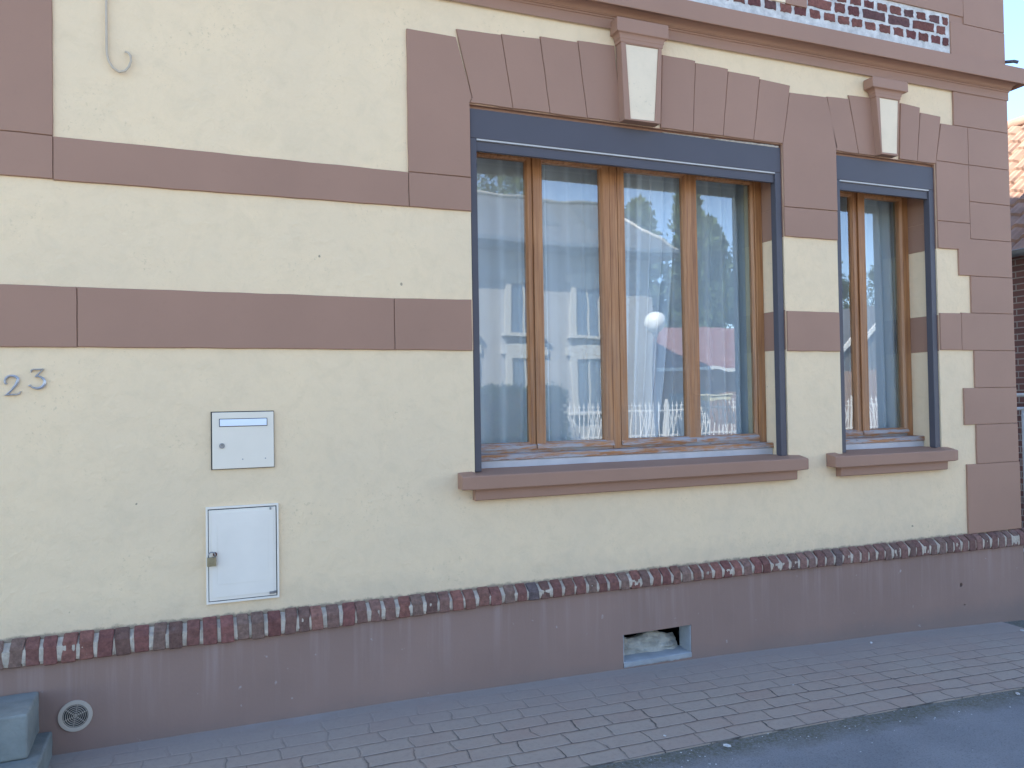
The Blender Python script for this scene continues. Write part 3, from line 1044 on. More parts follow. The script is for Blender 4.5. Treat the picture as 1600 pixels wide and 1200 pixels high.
def window(W, panes, frame_x, label, D, mull=None):
    """frame mesh with sashes, glass, box, rails as children"""
    x0, x1 = W[0] + 0.004, W[1] - 0.0035
    bm = bmesh.new()
    yf = D
    ytop = 3.10
    box(bm, x0, frame_x[0], yf, yf + 0.06, 1.243, ytop)
    box(bm, frame_x[1], x1, yf, yf + 0.06, 1.243, ytop)
    box(bm, frame_x[0], frame_x[1], yf + .0004, yf + 0.06, 2.955, ytop)
    if mull:
        box(bm, mull[0], mull[1], yf - .004, yf + 0.0595, 1.244, 2.9545)
    fr = link('window', bm, WOOD, house)
    fr['label'] = label
    bevel(fr, 0.003, 2)
    # bottom rail and weathered drip board
    bm = bmesh.new()
    ring_loft(bm, [[(x, yf + 0.055, 1.2425), (x, 0.150, 1.2425), (x, 0.141, 1.238), (x, 0.1395, 1.212), (x, 0.146, 1.209), (x, yf + 0.055, 1.209)][::-1] for x in lin(x0, x1, 30)])
    link('drip_board', bm, WOODB, fr)
    BX('frame_rail', WOODB, fr, (x0 + .001, x1 - .001, yf + 0.004, yf + 0.054, 1.2430, 1.2625))
    BX('upstand', SILLTOP, fr, (x0, x1, 0.147, 0.27, 1.158, 1.2085), bev=0.003)
    for (s0, s1, g0, g1, yy, nm) in panes:
        sh = sash(fr, 'sash', s0, s1, 1.262, 2.953, g0, g1, 1.300, 2.921, yf + yy, yf + 0.045)
        bm = bmesh.new()
        zt_, zb_ = 1.298, 1.2635
        ring_loft(bm, [[(x, yf + yy + 0.014, zt_), (x, yf + yy - 0.002, zt_ - 0.008), (x, yf + yy - 0.010, zt_ - 0.016), (x, yf + yy - 0.011, zb_), (x, yf + 0.044, zb_), (x, yf + 0.044, zt_ - .001)] for x in (s0 + .0005, s1 - .0005)])
        link('bottom_rail', bm, WOODB, sh)
        bm = bmesh.new()
        # real pane, barely out of plumb as old windows are
        a = random.uniform(-0.0012, 0.0012)
        b = random.uniform(-0.0012, 0.0012)
        for off in (0.0,):
            vs = [bm.verts.new(p) for p in ((g0 - .004, yf + 0.026 + off - a, 1.296), (g1 + .004, yf + 0.026 + off + a, 1.296),
                                            (g1 + .004, yf + 0.026 + off + a + b, 2.925), (g0 - .004, yf + 0.026 + off - a + b, 2.925))]
            bm.faces.new(vs)
        link('pane', bm, GLASS, sh, False, False)
    # roller shutter box set in the head of the opening
    bm = bmesh.new()
    box(bm, W[0] + 0.004, W[1] - 0.007, 0.012, 0.125, 2.950, 3.108)
    sb = link('shutter_box', bm, ANTH, fr)
    bevel(sb, 0.003, 2)
    BX('seam_strip', ALU, sb, (W[0] + 0.042, W[1] - 0.052, 0.0145, 0.05, 2.9405, 2.9495))
    BX('shutter_bar', ANTH, sb, (W[0] + 0.042, W[1] - 0.052, 0.024, 0.045, 2.886, 2.940), bev=0.002)
    BX('packing', MAUVE, sb, (W[0] + 0.006, W[1] - 0.006, 0.030, 0.12, 3.1085, 3.126))
    for (a, b) in ((W[0] + 0.004, W[0] + 0.041), (W[1] - 0.051, W[1] - 0.006)):
        BX('guide_rail', ANTH, fr, (a, b, 0.013, 0.052, 1.166, 2.9495), (a + .006 if a < W[0] + .1 else a + .003, b - .004, 0.052, 0.064, 1.17, 2.9495), bev=0.002)
    return fr

win1 = window(W1, [(1.470, 1.852, 1.505, 1.814, 0.006, 'a'), (1.854, 2.352, 1.918, 2.300, -0.006, 'b'),
                   (2.408, 2.936, 2.464, 2.883, -0.006, 'c'), (2.938, 3.430, 2.994, 3.412, 0.006, 'd')],
              (1.468, 3.432), 'wide wooden window with four casements', 0.205, (2.354, 2.406))
win2 = window(W2, [(3.985, 4.335, 4.020, 4.288, 0.006, 'a'), (4.337, 4.757, 4.408, 4.738, -0.006, 'b')],
              (3.983, 4.759), 'narrow wooden window with two casements', 0.235)

# sealant and old foam showing along the head of the wide window
bm = bmesh.new()
pts = []
for i in range(41):
    x = 2.62 + (3.47 - 2.62) * i / 40
    wdt = 0.006 + 0.014 * max(0, (i - 6) / 34.0) * (0.5 + 0.5 * noise.noise(Vector((x * 30, 0, 0))))
    wdt *= 1.0 if noise.noise(Vector((x * 14, 9, 0))) > -0.25 or i > 28 else 0.25
    pts.append((x, 3.1085, 3.1085 + wdt))
vr = [[bm.verts.new((x, 0.0155, a)), bm.verts.new((x, 0.0105, a + (b - a) * .5)), bm.verts.new((x, 0.0165, b)), bm.verts.new((x, 0.029, b)), bm.verts.new((x, 0.029, a))] for (x, a, b) in pts]
for a, b in zip(vr, vr[1:]):
    for i in range(5):
        bm.faces.new((a[i], b[i], b[(i + 1) % 5], a[(i + 1) % 5]))
link('foam_bead', bm, simple('pale_foam', (0.62, 0.56, 0.46), 0.9, 0.2, 30, 0.003), house)

# ------------------------------------------------------------------ curtains (hang inside, each a thing)
def curtain(label, x0, x1, y, ztop, zbot, folds, amp, seed, mat=SHEER, lean=0.0, group='curtains behind the windows', sag=None, name='curtain'):
    rnd = random.Random(seed)
    nx_, nz_ = 150, 26
    bm = bmesh.new()
    ph = [rnd.uniform(0, 6.28) for _ in range(4)]
    g_ = []
    for i in range(nx_ + 1):
        u = i / nx_
        row = []
        for j in range(nz_ + 1):
            v = j / nz_
            z = ztop + (zbot - ztop) * v
            uu = u + 0.03 * math.sin(5 * u + ph[0])
            a = amp * (0.6 + 0.4 * math.sin(3.1 * u + ph[1])) * (0.7 + 0.5 * v)
            yy = y + a * math.sin(2 * math.pi * folds * uu + ph[2] + 0.5 * math.sin(2.2 * v + ph[3])) + 0.22 * a * math.sin(2 * math.pi * folds * 1.7 * uu + ph[1])
            xx = x0 + (x1 - x0) * u + lean * v * v * (u if lean > 0 else 1 - u)
            if sag:
                xx = x0 + (x1 - x0) * u * (1 - sag * v ** 1.6)
            row.append(bm.verts.new((xx, yy, z)))
        g_.append(row)
    for i in range(nx_):
        for j in range(nz_):
            bm.faces.new((g_[i][j], g_[i + 1][j], g_[i + 1][j + 1], g_[i][j + 1]))
    o = link(name, bm, mat, None, True)
    return tag(o, label, 'curtain', group)
curtain('white voile curtain behind the first casement of the wide window', 1.42, 1.99, 0.345, 3.05, 1.17, 5.5, 0.036, 3)
curtain('white voile curtain behind the second casement left of the thick mullion', 1.93, 2.46, 0.39, 3.05, 1.17, 5, 0.036, 11)
curtain('white voile curtain pulled aside behind the casement right of the thick mullion', 2.44, 2.92, 0.345, 3.05, 1.17, 5, 0.036, 5, sag=0.42)
curtain('white voile curtain behind the right casement of the wide window', 2.70, 3.558, 0.41, 3.05, 1.17, 7, 0.038, 8)
curtain('white voile curtain behind the narrow window', 4.0, 4.875, 0.39, 3.05, 1.17, 7, 0.036, 21)
curtain('olive drape at the right side of the wide window', 3.455, 3.555, 0.335, 3.05, 1.17, 2, 0.014, 31, DRAPE, group=None)
curtain('olive drape at the right side of the narrow window', 4.78, 4.88, 0.335, 3.05, 1.17, 2, 0.014, 33, DRAPE, group=None)

# ------------------------------------------------------------------ fixtures on the facade
# letterbox
mb = thing('letterbox', 'flat white metal letterbox with bright slot set in the cream wall', 'letterbox')
BX('rebate', DARKGAP, mb, (0.0995, 0.3835, -0.001, 0.0055, 1.2405, 1.5125))
BX('door', WHITE, mb, (0.1045, 0.3815, -0.009, -0.0015, 1.2435, 1.5085), bev=0.002, seg=2)
fl = BX('slot_flap', simple('bright_aluminium', (0.80, 0.84, 0.90), 0.45, 0.02, 4), mb, (0.1385, 0.3495, -0.0125, -0.0095, 1.4440, 1.4760), bev=0.001)
BX('slot_frame', DARKGAP, mb, (0.1355, 0.3520, -0.0110, -0.0093, 1.4410, 1.4790))
def disc(bm, cx, cz, r, y0, y1, n=24):
    ring_loft(bm, [[(cx + r * math.cos(2 * math.pi * k / n), y, cz + r * math.sin(2 * math.pi * k / n)) for k in range(n)] for y in (y0, y1)])
bm = bmesh.new(); disc(bm, 0.147, 1.352, 0.0125, -0.0135, -0.009); lk = link('lock', bm, STEEL, mb); bevel(lk, 0.001)
BX('keyhole', DARKGAP, lk, (0.1462, 0.1478, -0.0139, -0.0134, 1.352, 1.361))
for (x, z) in ((0.239, 1.286), (0.342, 1.286)):
    bm = bmesh.new(); disc(bm, x, z, 0.003, -0.0105, -0.009, 10); link('screw', bm, STEEL, mb)

# meter cupboard
mc = thing('meter_cupboard', 'white plastic meter cupboard door in a frame with a padlock on its left side', 'meter cupboard')
bm = bmesh.new()
prism(bm, rect(0.073, 0.400, 0.618, 1.068), -0.008, 0.0055, [rect(0.0825, 0.391, 0.628, 1.058)])
fr = link('frame', bm, WHITEBOX, mc); bevel(fr, 0.0015, 2)
BX('back', DARKGAP, mc, (0.0822, 0.3913, -0.0005, 0.005, 0.6278, 1.0582))
bm = bmesh.new()
dz = (0.0855, 0.3865, 0.6315, 1.0535)
prism(bm, rect(*dz), -0.006, -0.0008)
o = link('door', bm, WHITEBOX, mc); bevel(o, 0.0015, 2)
bm = bmesh.new()
prism(bm, rect(0.0975, 0.3755, 0.646, 1.040), -0.0088, -0.0061)
p_ = link('door_panel', bm, WHITEBOX, o); bevel(p_, 0.0012, 2)
bm = bmesh.new()
prism(bm, rect(0.122, 0.352, 0.706, 0.990), -0.0098, -0.0089)
p_ = link('label_plate', bm, WHITEBOX, o); bevel(p_, 0.0008, 1)
BX('latch_plate', WHITEBOX, o, (0.0985, 0.1235, -0.0112, -0.0099, 0.842, 0.924), bev=0.001)
bm = bmesh.new(); disc(bm, 0.112, 0.850, 0.0095, -0.022, -0.0113, 16); kb = link('lock_knob', bm, RUST, o); bevel(kb, 0.002, 2)
for (x, z, sx) in ((0.366, 0.6455, 0.012), (0.3795, 0.6475, 0.006), (0.362, 1.046, 0.004)):
    BX('hinge', STEEL, mc, (x - sx, x + sx, -0.0125, -0.0090, z - 0.006, z + 0.006), bev=0.001)

# padlock
pk = thing('padlock', 'small dull brass padlock hanging on the meter cupboard', 'padlock')
bm = bmesh.new()
ring_loft(bm, [[(x, y, z) for (x, y) in ((0.077, -0.027), (0.080, -0.030), (0.114, -0.030), (0.117, -0.027), (0.117, -0.019), (0.114, -0.016), (0.080, -0.016), (0.077, -0.019))] for z in (0.797, 0.800, 0.835, 0.838)])
b_ = link('body', bm, BRASS, pk); bevel(b_, 0.001)
bm = bmesh.new()
pts = [(0.083, -0.023, 0.836)] + [(0.0975 - 0.0145 * math.cos(a), -0.023, 0.848 + 0.014 * math.sin(a)) for a in lin(0, math.pi, 12)] + [(0.112, -0.023, 0.836)]
tube(bm, pts, 0.0028, 8)
link('shackle', bm, STEEL, pk, True)

# house number: two separate silver numerals
def numeral(name, label, strokes, x0, z0, sc, tilt):
    bm = bmesh.new()
    for st in strokes:
        n = len(st)
        L, Rr = [], []
        for i, (x, z, wd) in enumerate(st):
            a = st[max(i - 1, 0)]
            b = st[min(i + 1, n - 1)]
            d = Vector((b[0] - a[0], b[1] - a[1])).normalized()
            nrm = Vector((-d.y, d.x))
            wd = wd * 0.78
            L.append((x + nrm.x * wd, z + nrm.y * wd))
            Rr.append((x - nrm.x * wd, z - nrm.y * wd))
        def tf(p):
            c, s = math.cos(tilt), math.sin(tilt)
            return (x0 + sc * (p[0] * c - p[1] * s), z0 + sc * (p[0] * s + p[1] * c))
        l2, r2, cc = [tf(p) for p in L], [tf(p) for p in Rr], [tf((s_[0], s_[1])) for s_ in st]
        lf = [bm.verts.new((p[0], -0.0035, p[1])) for p in l2]
        rf = [bm.verts.new((p[0], -0.0035, p[1])) for p in r2]
        cf = [bm.verts.new((p[0], -0.0085, p[1])) for p in cc]
        lb = [bm.verts.new((p[0], 0.007, p[1])) for p in l2]
        rb = [bm.verts.new((p[0], 0.007, p[1])) for p in r2]
        for i in range(n - 1):
            bm.faces.new((lf[i], lf[i + 1], cf[i + 1], cf[i]))
            bm.faces.new((cf[i], cf[i + 1], rf[i + 1], rf[i]))
            bm.faces.new((lb[i + 1], lf[i + 1], lf[i], lb[i]))
            bm.faces.new((rb[i], rf[i], rf[i + 1], rb[i + 1]))
        for i in (0, n - 1):
            bm.faces.new((lf[i], cf[i], rf[i], rb[i], lb[i]))
    o = link(name, bm, SILVER)
    return tag(o, label, 'house number')
def arc(cx, cz, rx, rz, a0, a1, w0, w1, n=14, wm=None):
    out_ = []
    for i in range(n + 1):
        t = i / n
        a = R(a0 + (a1 - a0) * t)
        wd = w0 + (w1 - w0) * t
        if wm is not None:
            wd = wd + (wm - (w0 + w1) / 2) * math.sin(math.pi * t)
        out_.append((cx + rx * math.cos(a), cz + rz * math.sin(a), wd))
    return out_
two = [arc(0.36, 0.70, 0.29, 0.27, 195, 20, 0.06, 0.085, 16) + [(0.60, 0.66, 0.085), (0.52, 0.50, 0.075), (0.33, 0.26, 0.055), (0.10, 0.045, 0.045)],
       [(0.04, 0.035, 0.035), (0.30, 0.05, 0.05), (0.55, 0.045, 0.055), (0.66, 0.08, 0.05), (0.72, 0.20, 0.03)],
       [(0.06, 0.62, 0.03), (0.11, 0.60, 0.07), (0.16, 0.62, 0.03)]]
three = [[(0.12, 0.80, 0.03), (0.14, 0.90, 0.045), (0.20, 0.955, 0.045), (0.42, 0.955, 0.045), (0.66, 0.965, 0.03)],
         [(0.64, 0.965, 0.035), (0.52, 0.82, 0.045), (0.36, 0.64, 0.05), (0.31, 0.585, 0.05)],
         [(0.31, 0.60, 0.035), (0.42, 0.615, 0.05)] + arc(0.38, 0.31, 0.33, 0.30, 80, -150, 0.055, 0.04, 18, 0.085),
         [(0.02, 0.13, 0.03), (0.07, 0.15, 0.065), (0.12, 0.19, 0.03)]]
numeral('house_number', 'silver numeral 2 fixed low on the cream wall', two, -0.731, 1.598, 0.088, R(2))
numeral('house_number', 'silver numeral 3 fixed slightly higher than its neighbour', three, -0.640, 1.628, 0.088, R(0))

# round ventilation grille in the plinth
vt = thing('vent_grille', 'round beige plastic ventilation grille on the plinth', 'vent')
cx, cz = -0.465, 0.199
def ringface(bm, r0, r1, y0, y1, n=48, cx=cx, cz=cz):
    def c_(r, y):
        return [bm.verts.new((cx + r * math.cos(2 * math.pi * k / n), y, cz + r * math.sin(2 * math.pi * k / n))) for k in range(n)]
    a, b, c, d = c_(r0, y1), c_(r0, y0), c_(r1, y0), c_(r1, y1)
    for p, q in ((a, b), (b, c), (c, d)):
        for k in range(n):
            bm.faces.new((p[k], p[(k + 1) % n], q[(k + 1) % n], q[k]))
bm = bmesh.new()
ringface(bm, 0.0500, 0.0672, -0.0225, -0.0148)
o = link('rim', bm, VENTM, vt); bevel(o, 0.0015, 2)
bm = bmesh.new()
disc(bm, cx, cz, 0.0502, -0.0165, -0.0152, 40)
link('dark_back', bm, DARKGAP, vt)
bm = bmesh.new()
for r in (0.0465, 0.0385, 0.0305, 0.0225, 0.0145, 0.007):
    ringface(bm, r - 0.0009, r + 0.0009, -0.0215, -0.0162, 40)
disc(bm, cx, cz, 0.0028, -0.0215, -0.0162, 12)
for k in range(6):
    a = R(20 + 60 * k)
    dx, dz_ = math.cos(a), math.sin(a)
    vs = []
    for (u, v_) in ((0.004, -0.0008), (0.0502, -0.0008), (0.0502, 0.0008), (0.004, 0.0008)):
        vs.append((cx + dx * u - dz_ * v_, cz + dz_ * u + dx * v_))
    prism(bm, vs, -0.0212, -0.0163)
link('slat_rings', bm, VENTM, vt)

# hooked cable end on the upper wall
bm = bmesh.new()
pts = [(-0.326, -0.006, z) for z in lin(3.9, 3.16, 10)]
pts += [(-0.324, -0.006, 3.13), (-0.316, -0.007, 3.10), (-0.300, -0.008, 3.074), (-0.274, -0.010, 3.058), (-0.250, -0.012, 3.066), (-0.234, -0.013, 3.088), (-0.226, -0.013, 3.115), (-0.228, -0.011, 3.139), (-0.238, -0.008, 3.152), (-0.249, -0.001, 3.158)]
tube(bm, pts, 0.0052, 10)
tag(link('cable', bm, CABLEM, None, True), 'cream painted cable hanging down the wall and ending in a hook', 'cable')

# crumpled foam stuffed into the cellar opening
bm = bmesh.new()
nx_, nz_ = 60, 22
g_ = []
for i in range(nx_ + 1):
    u = i / nx_
    x = 2.277 + (2.70 - 2.277) * u
    top = 0.140 + 0.030 * math.exp(-((u - 0.60) / 0.16) ** 2) - 0.02 * max(0, u - 0.8) * 5 * 0.6 + 0.005 * noise.noise(Vector((x * 40, 0, 0)))
    if u < 0.2:
        top += 0.012
    row = []
    for j in range(nz_ + 1):
        v = j / nz_
        z = 0.058 + (top - 0.058) * v
        nn = noise.noise(Vector((x * 14 + 1.5 * noise.noise(Vector((x * 9, z * 30, 1))), z * 55, 2.0)))
        yy = 0.064 + 0.02 * v - 0.016 * nn + 0.02 * v ** 4 + 0.05 * max(0, u - 0.86) * 5
        row.append(bm.verts.new((x, yy, z)))
    row.append(bm.verts.new((x, 0.16, top - 0.01)))
    g_.append(row)
for i in range(nx_):
    for j in range(nz_ + 1):
        bm.faces.new((g_[i][j], g_[i + 1][j], g_[i + 1][j + 1], g_[i][j + 1]))
tag(link('insulation_wad', bm, FOAMM, None, True), 'crumpled pale insulation stuffed into the small cellar opening', 'insulation')

# stone doorstep at the left edge
st = thing('doorstep', 'worn grey stone doorstep of two treads at the foot of the wall', 'doorstep')
def block(name, x0, x1, y0, y1, z0, z1, seed):
    bm = bmesh.new()
    box(bm, x0, x1, y0, y1, z0, z1)
    bmesh.ops.subdivide_edges(bm, edges=bm.edges[:], cuts=14, use_grid_fill=True)
    for v in bm.verts:
        n_ = noise.noise(Vector((v.co.x * 6 + seed, v.co.y * 6, v.co.z * 6)))
        n2_ = noise.noise(Vector((v.co.x * 25 + seed, v.co.y * 25, v.co.z * 25)))
        v.co += Vector((0.006 * n_ + .002 * n2_, 0.006 * n_, 0.003 * n2_ + .004 * n_))
    o = link(name, bm, GREYSTONE, st, False)
    bevel(o, 0.012, 3, 50)
    return o
block('tread', -1.9, -0.602, -0.300, -0.012, 0.150, 0.328, 1.0)
block('tread', -1.9, -0.552, -0.62, -0.012, -0.02, 0.150, 5.0)

# little pipe end on top of the cornice corner
bm = bmesh.new()
tube(bm, [(XR + 0.0, 0.02, 3.955), (XR + 0.045, -0.03, 3.948), (XR + 0.06, -0.05, 3.935)], 0.012, 10)
tag(link('pipe_stub', bm, ANTH, None, True), 'short dark pipe end on top of the cornice corner', 'pipe')

# ------------------------------------------------------------------ neighbouring house to the right
nb = thing('brick_outbuilding', 'dark brick outbuilding with sunlit clay tile roof beyond the right corner', 'building')
XN = 9.13
BRN = N('side_brick')
v_ = BRN.co()
mpn = BRN.n('ShaderNodeMapping')
mpn.inputs['Rotation'].default_value = (0, 0, 0)
sx = BRN.n('ShaderNodeSeparateXYZ'); BRN.l(v_, sx.inputs[0])
cb = BRN.n('ShaderNodeCombineXYZ'); BRN.l(sx.outputs[1], cb.inputs[0]); BRN.l(sx.outputs[2], cb.inputs[1])
bt = BRN.n('ShaderNodeTexBrick')
bt.inputs['Scale'].default_value = 1.0
bt.inputs['Brick Width'].default_value = 0.23
bt.inputs['Row Height'].default_value = 0.074
bt.inputs['Mortar Size'].default_value = 0.007
bt.inputs['Color1'].default_value = (0.13, 0.07, 0.065, 1)
bt.inputs['Color2'].default_value = (0.19, 0.095, 0.085, 1)
bt.inputs['Mortar'].default_value = (0.30, 0.27, 0.25, 1)
BRN.l(cb.outputs[0], bt.inputs['Vector'])
BRN.bump(BRN.math('SUBTRACT', 1.0, bt.outputs['Fac']), 0.006, 0.8)
BRN.out(bt.outputs['Color'], 0.9, 0.0, 0.2)
bm = bmesh.new()
box(bm, XN, XN + 5.0, -0.6, 9.0, -0.5, 3.16)
link('wall', bm, BRN.m, nb)
bm = bmesh.new()
nu, nv = 330, 150
y0_, y1_ = -0.9, 9.3
slope_len = 3.35
rows_ = 12
tg = []
for i in range(nv + 1):
    s = slope_len * i / nv
    row = []
    for j in range(nu + 1):
        y = y0_ + (y1_ - y0_) * j / nu
        rr_ = (s / slope_len * rows_) % 1.0
        yy = (y / 0.235 + 0.0) % 1.0
        h = 0.028 * math.sin(yy * 2 * math.pi) + 0.016 * (1 if yy > 0.8 else 0) + 0.035 * (1 - rr_)
        h += 0.01 * noise.noise(Vector((y * 4, int(s / slope_len * rows_) * 3.0, 0)))
        x = XN - 0.18 + s * math.cos(R(44))
        z = 3.14 + s * math.sin(R(44))
        row.append(bm.verts.new((x - h * math.sin(R(44)), y, z + h * math.cos(R(44)))))
    tg.append(row)
for i in range(nv):
    for j in range(nu):
        bm.faces.new((tg[i][j], tg[i + 1][j], tg[i + 1][j + 1], tg[i][j + 1]))
vs = [bm.verts.new(p) for p in ((XN + 2.25, y0_, 5.46), (XN + 2.25, y1_, 5.46), (XN + 5.1, y1_, 3.1), (XN + 5.1, y0_, 3.1))]
bm.faces.new(vs)
link('roof', bm, ROOFT, nb, False)
bm = bmesh.new()
tube(bm, [(XN + 2.25, y0_, 5.47), (XN + 2.25, y1_, 5.47)], 0.10, 12)
link('ridge', bm, ROOFT, nb, True)
bm = bmesh.new()
n = 8
for (yy0, yy1) in ((-0.9, 9.2),):
    ring = []
    for k in range(n + 1):
        a = math.pi + math.pi * k / n
        ring.append((XN - 0.22 + 0.065 * math.cos(a), 3.165 + 0.065 * math.sin(a)))
    vr = [[bm.verts.new((p[0], y, p[1])) for p in ring] for y in (yy0, yy1)]
    for k in range(n):
        bm.faces.new((vr[0][k], vr[0][k + 1], vr[1][k + 1], vr[1][k]))
tube(bm, [(XN - 0.285, -0.9, 3.168), (XN - 0.285, 9.2, 3.168)], 0.008, 6)
link('gutter', bm, ZINC, nb, True)

# white gate rails in the passage
GATEP = simple('dull_white_paint', (0.45, 0.45, 0.44), 0.5, 0.15, 20)
gt = thing('white_gate', 'white tubular gate across the passage beside the house', 'gate')
for z in (1.512, 1.386, 0.1):
    bm = bmesh.new()
    tube(bm, [(6.86, 1.02, z), (7.9, 1.02, z)], 0.015, 8)
    link('rail', bm, GATEP, gt, True)
for x in (7.06, 7.23, 7.43, 7.63, 7.83):
    bm = bmesh.new()
    tube(bm, [(x, 1.02, -0.05), (x, 1.02, 1.372)], 0.011, 8)
    link('bar', bm, GATEP, gt, True)

# ------------------------------------------------------------------ the other side of the street (seen mirrored in the panes)
oh = thing('opposite_house', 'grey rendered house with slate hip roof mirrored in the wide window', 'house')
YO = -19.7
BX('wall', OPPWALL, oh, (-4.0, 15.42, YO - 9, YO, -0.4, 6.55))
bm = bmesh.new()
ex0, ex1, ey0, ey1, ez = -4.6, 16.0, YO + 0.75, YO - 9.7, 6.6
a = [(ex0, ey0, ez), (ex1, ey0, ez), (ex1, ey1, ez), (ex0, ey1, ez)]
b = [(ex0 + 2.6, ey0 - 2.2, 8.5), (14.35, ey0 - 2.2, 8.5), (14.35, ey1 + 2.2, 8.5), (ex0 + 2.6, ey1 + 2.2, 8.5)]
ring_loft(bm, [[(p[0], p[1], ez - 0.22) for p in a], a, b])
link('roof', bm, SLATE, oh)
BX('gutter', ZINC, oh, (ex0, ex1, ey0, ey0 + 0.12, 6.5, 6.64))
bm = bmesh.new()
for (p, q) in ((a[1], b[1]), (b[0], b[1])):
    tube(bm, [(p[0], p[1], p[2] + .05), (q[0], q[1], q[2] + .05)], 0.07, 6)
link('hip_flashing', bm, ALU, oh, True)
for xk in (12.6, 10.9):
    bm = bmesh.new()
    ring_loft(bm, [[(xk, YO - 0.1, 7.35), (xk + .75, YO - 0.1, 7.35), (xk + .75, YO - 0.95, 8.12), (xk, YO - 0.95, 8.12)], [(xk, YO - 0.1, 7.48), (xk + .75, YO - 0.1, 7.48), (xk + .75, YO - 0.95, 8.25), (xk, YO - 0.95, 8.25)]])
    link('skylight', bm, ZINC, oh)
GLASSD = simple('far_glass', (0.10, 0.14, 0.20), 0.08, 0.1, 2, spec=0.8)
for (cx_, z0, z1) in ((2.4, 3.66, 5.3), (5.0, 3.66, 5.3), (7.6, 3.66, 5.3), (10.05, 3.66, 5.3), (12.6, 3.66, 5.3), (2.4, 1.1, 2.85), (5.0, 1.1, 2.85), (7.6, 1.1, 2.85), (10.05, 1.1, 2.85), (12.6, 1.1, 2.85)):
    bm = bmesh.new()
    hw = 0.50
    prism(bm, [(cx_ - hw - .22, z0), (cx_ + hw + .22, z0), (cx_ + hw + .22, z1 + .12), (cx_ + hw + .38, z1 + .12), (cx_ + hw + .38, z1 + .40), (cx_ + .3, z1 + .50), (cx_ - .3, z1 + .50), (cx_ - hw - .38, z1 + .40), (cx_ - hw - .38, z1 + .12), (cx_ - hw - .22, z1 + .12)],
          YO + 0.10, YO - 0.02, [rect(cx_ - hw, cx_ + hw, z0 + .02, z1)])
    box(bm, cx_ - hw - .32, cx_ + hw + .32, YO, YO + 0.25, z0 - .10, z0 - .001)
    wf = link('window', bm, OPPTRIM, oh)
    BX('pane', GLASSD, wf, (cx_ - hw, cx_ + hw, YO + 0.004, YO + 0.02, z0, z1))
    BX('frame', OPPTRIM, wf, (cx_ - .035, cx_ + .035, YO + 0.022, YO + 0.05, z0, z1), (cx_ - hw, cx_ - hw + .06, YO + 0.022, YO + 0.05, z0, z1), (cx_ + hw - .06, cx_ + hw, YO + 0.022, YO + 0.05, z0, z1))

lb = thing('low_building', 'low building with a reddish sheet roof mirrored in the right panes', 'building')
WALLP = simple('pinkish_brick', (0.36, 0.25, 0.20), 0.9, 0.15, 3)
BX('wall', WALLP, lb, (16.9, 24.4, -28, -22, -0.4, 2.62))
bm = bmesh.new()
ring_loft(bm, [[(x, -21.5, 2.62), (x, -25, 4.55), (x, -28.5, 2.62), (x, -28.5, 2.50), (x, -21.5, 2.50)] for x in (16.7, 24.6)])
link('roof', bm, REDROOF, lb)
BX('fascia', WHITEP, lb, (16.7, 24.6, -21.5, -21.44, 2.50, 2.64))
BX('door', ZINC, lb, (17.6, 19.4, -22.0, -21.95, -0.3, 1.7))

gb = thing('gabled_building', 'pale building with white bargeboards mirrored in the narrow window', 'building')
BX('wall', WALLP, gb, (25.6, 33, -29, -22, -0.4, 2.5))
bm = bmesh.new()
prism(bm, [(25.6, 2.5), (33, 2.5), (29.3, 5.6)], -22.0, -28.9)
link('gable', bm, SLATE, gb)
bm = bmesh.new()
for (p, q) in (((25.3, 2.3), (29.3, 5.7)), ((33.3, 2.3), (29.3, 5.7))):
    d = Vector((q[0] - p[0], q[1] - p[1])).normalized()
    nn = Vector((-d.y, d.x)) * 0.10
    prism(bm, [(p[0] - nn.x, p[1] - nn.y), (q[0] - nn.x, q[1] - nn.y), (q[0] + nn.x, q[1] + nn.y), (p[0] + nn.x, p[1] + nn.y)], -21.8, -21.9)
link('bargeboard', bm, WHITEP, gb)

# white fence on a low wall
gw = tag(BX('garden_wall', simple('white_wall_paint', (0.60, 0.57, 0.54), 0.85, 0.1, 2), None, (6.75, 30, -10.15, -9.97, -0.4, 0.66)), 'low pale garden wall under the white fence across the street', 'wall')
fence = thing('iron_fence', 'white wrought iron fence with crossed spear bars mirrored in the panes', 'fence')
for z in (0.74, 1.27):
    BX('rail', WHITEP, fence, (6.8, 30, -10.075, -10.055, z - .018, z + .018))
bm = bmesh.new()
x = 6.85
k = 0
while x < 30:
    tube(bm, [(x, -10.065, 0.66), (x, -10.065, 1.38), (x, -10.065, 1.46)], [0.013, 0.013, 0.003], 5)
    box(bm, x - .03, x + .03, -10.072, -10.058, 1.36, 1.385)
    if (k // 3) % 2 == 0:
        tube(bm, [(x, -10.05, 0.74), (x + 0.115, -10.05, 1.27)], 0.009, 5)
        tube(bm, [(x + 0.115, -10.04, 0.74), (x, -10.04, 1.27)], 0.009, 5)
    x += 0.115
    k += 1
link('spear_bars', bm, WHITEP, fence)['kind'] = 'stuff'
for x in (6.9, 9.55, 12.2, 14.9, 17.5, 20.2, 23):
    BX('post', WHITEP, fence, (x - .025, x + .025, -10.09, -10.04, 0.66, 1.52))

# pale box fixed on the fence
o = thing('garden_letterbox', 'cream box with a flat lid on the white fence across the street', 'letterbox')
BX('box', simple('cream_box', (0.70, 0.66, 0.45), 0.5, 0.03), o, (10.42, 11.02, -10.02, -9.72, 1.42, 1.52), bev=0.01)
BX('lid', simple('cream_lid', (0.74, 0.70, 0.50), 0.5, 0.03), o, (10.25, 11.04, -10.04, -9.70, 1.521, 1.55), bev=0.005)

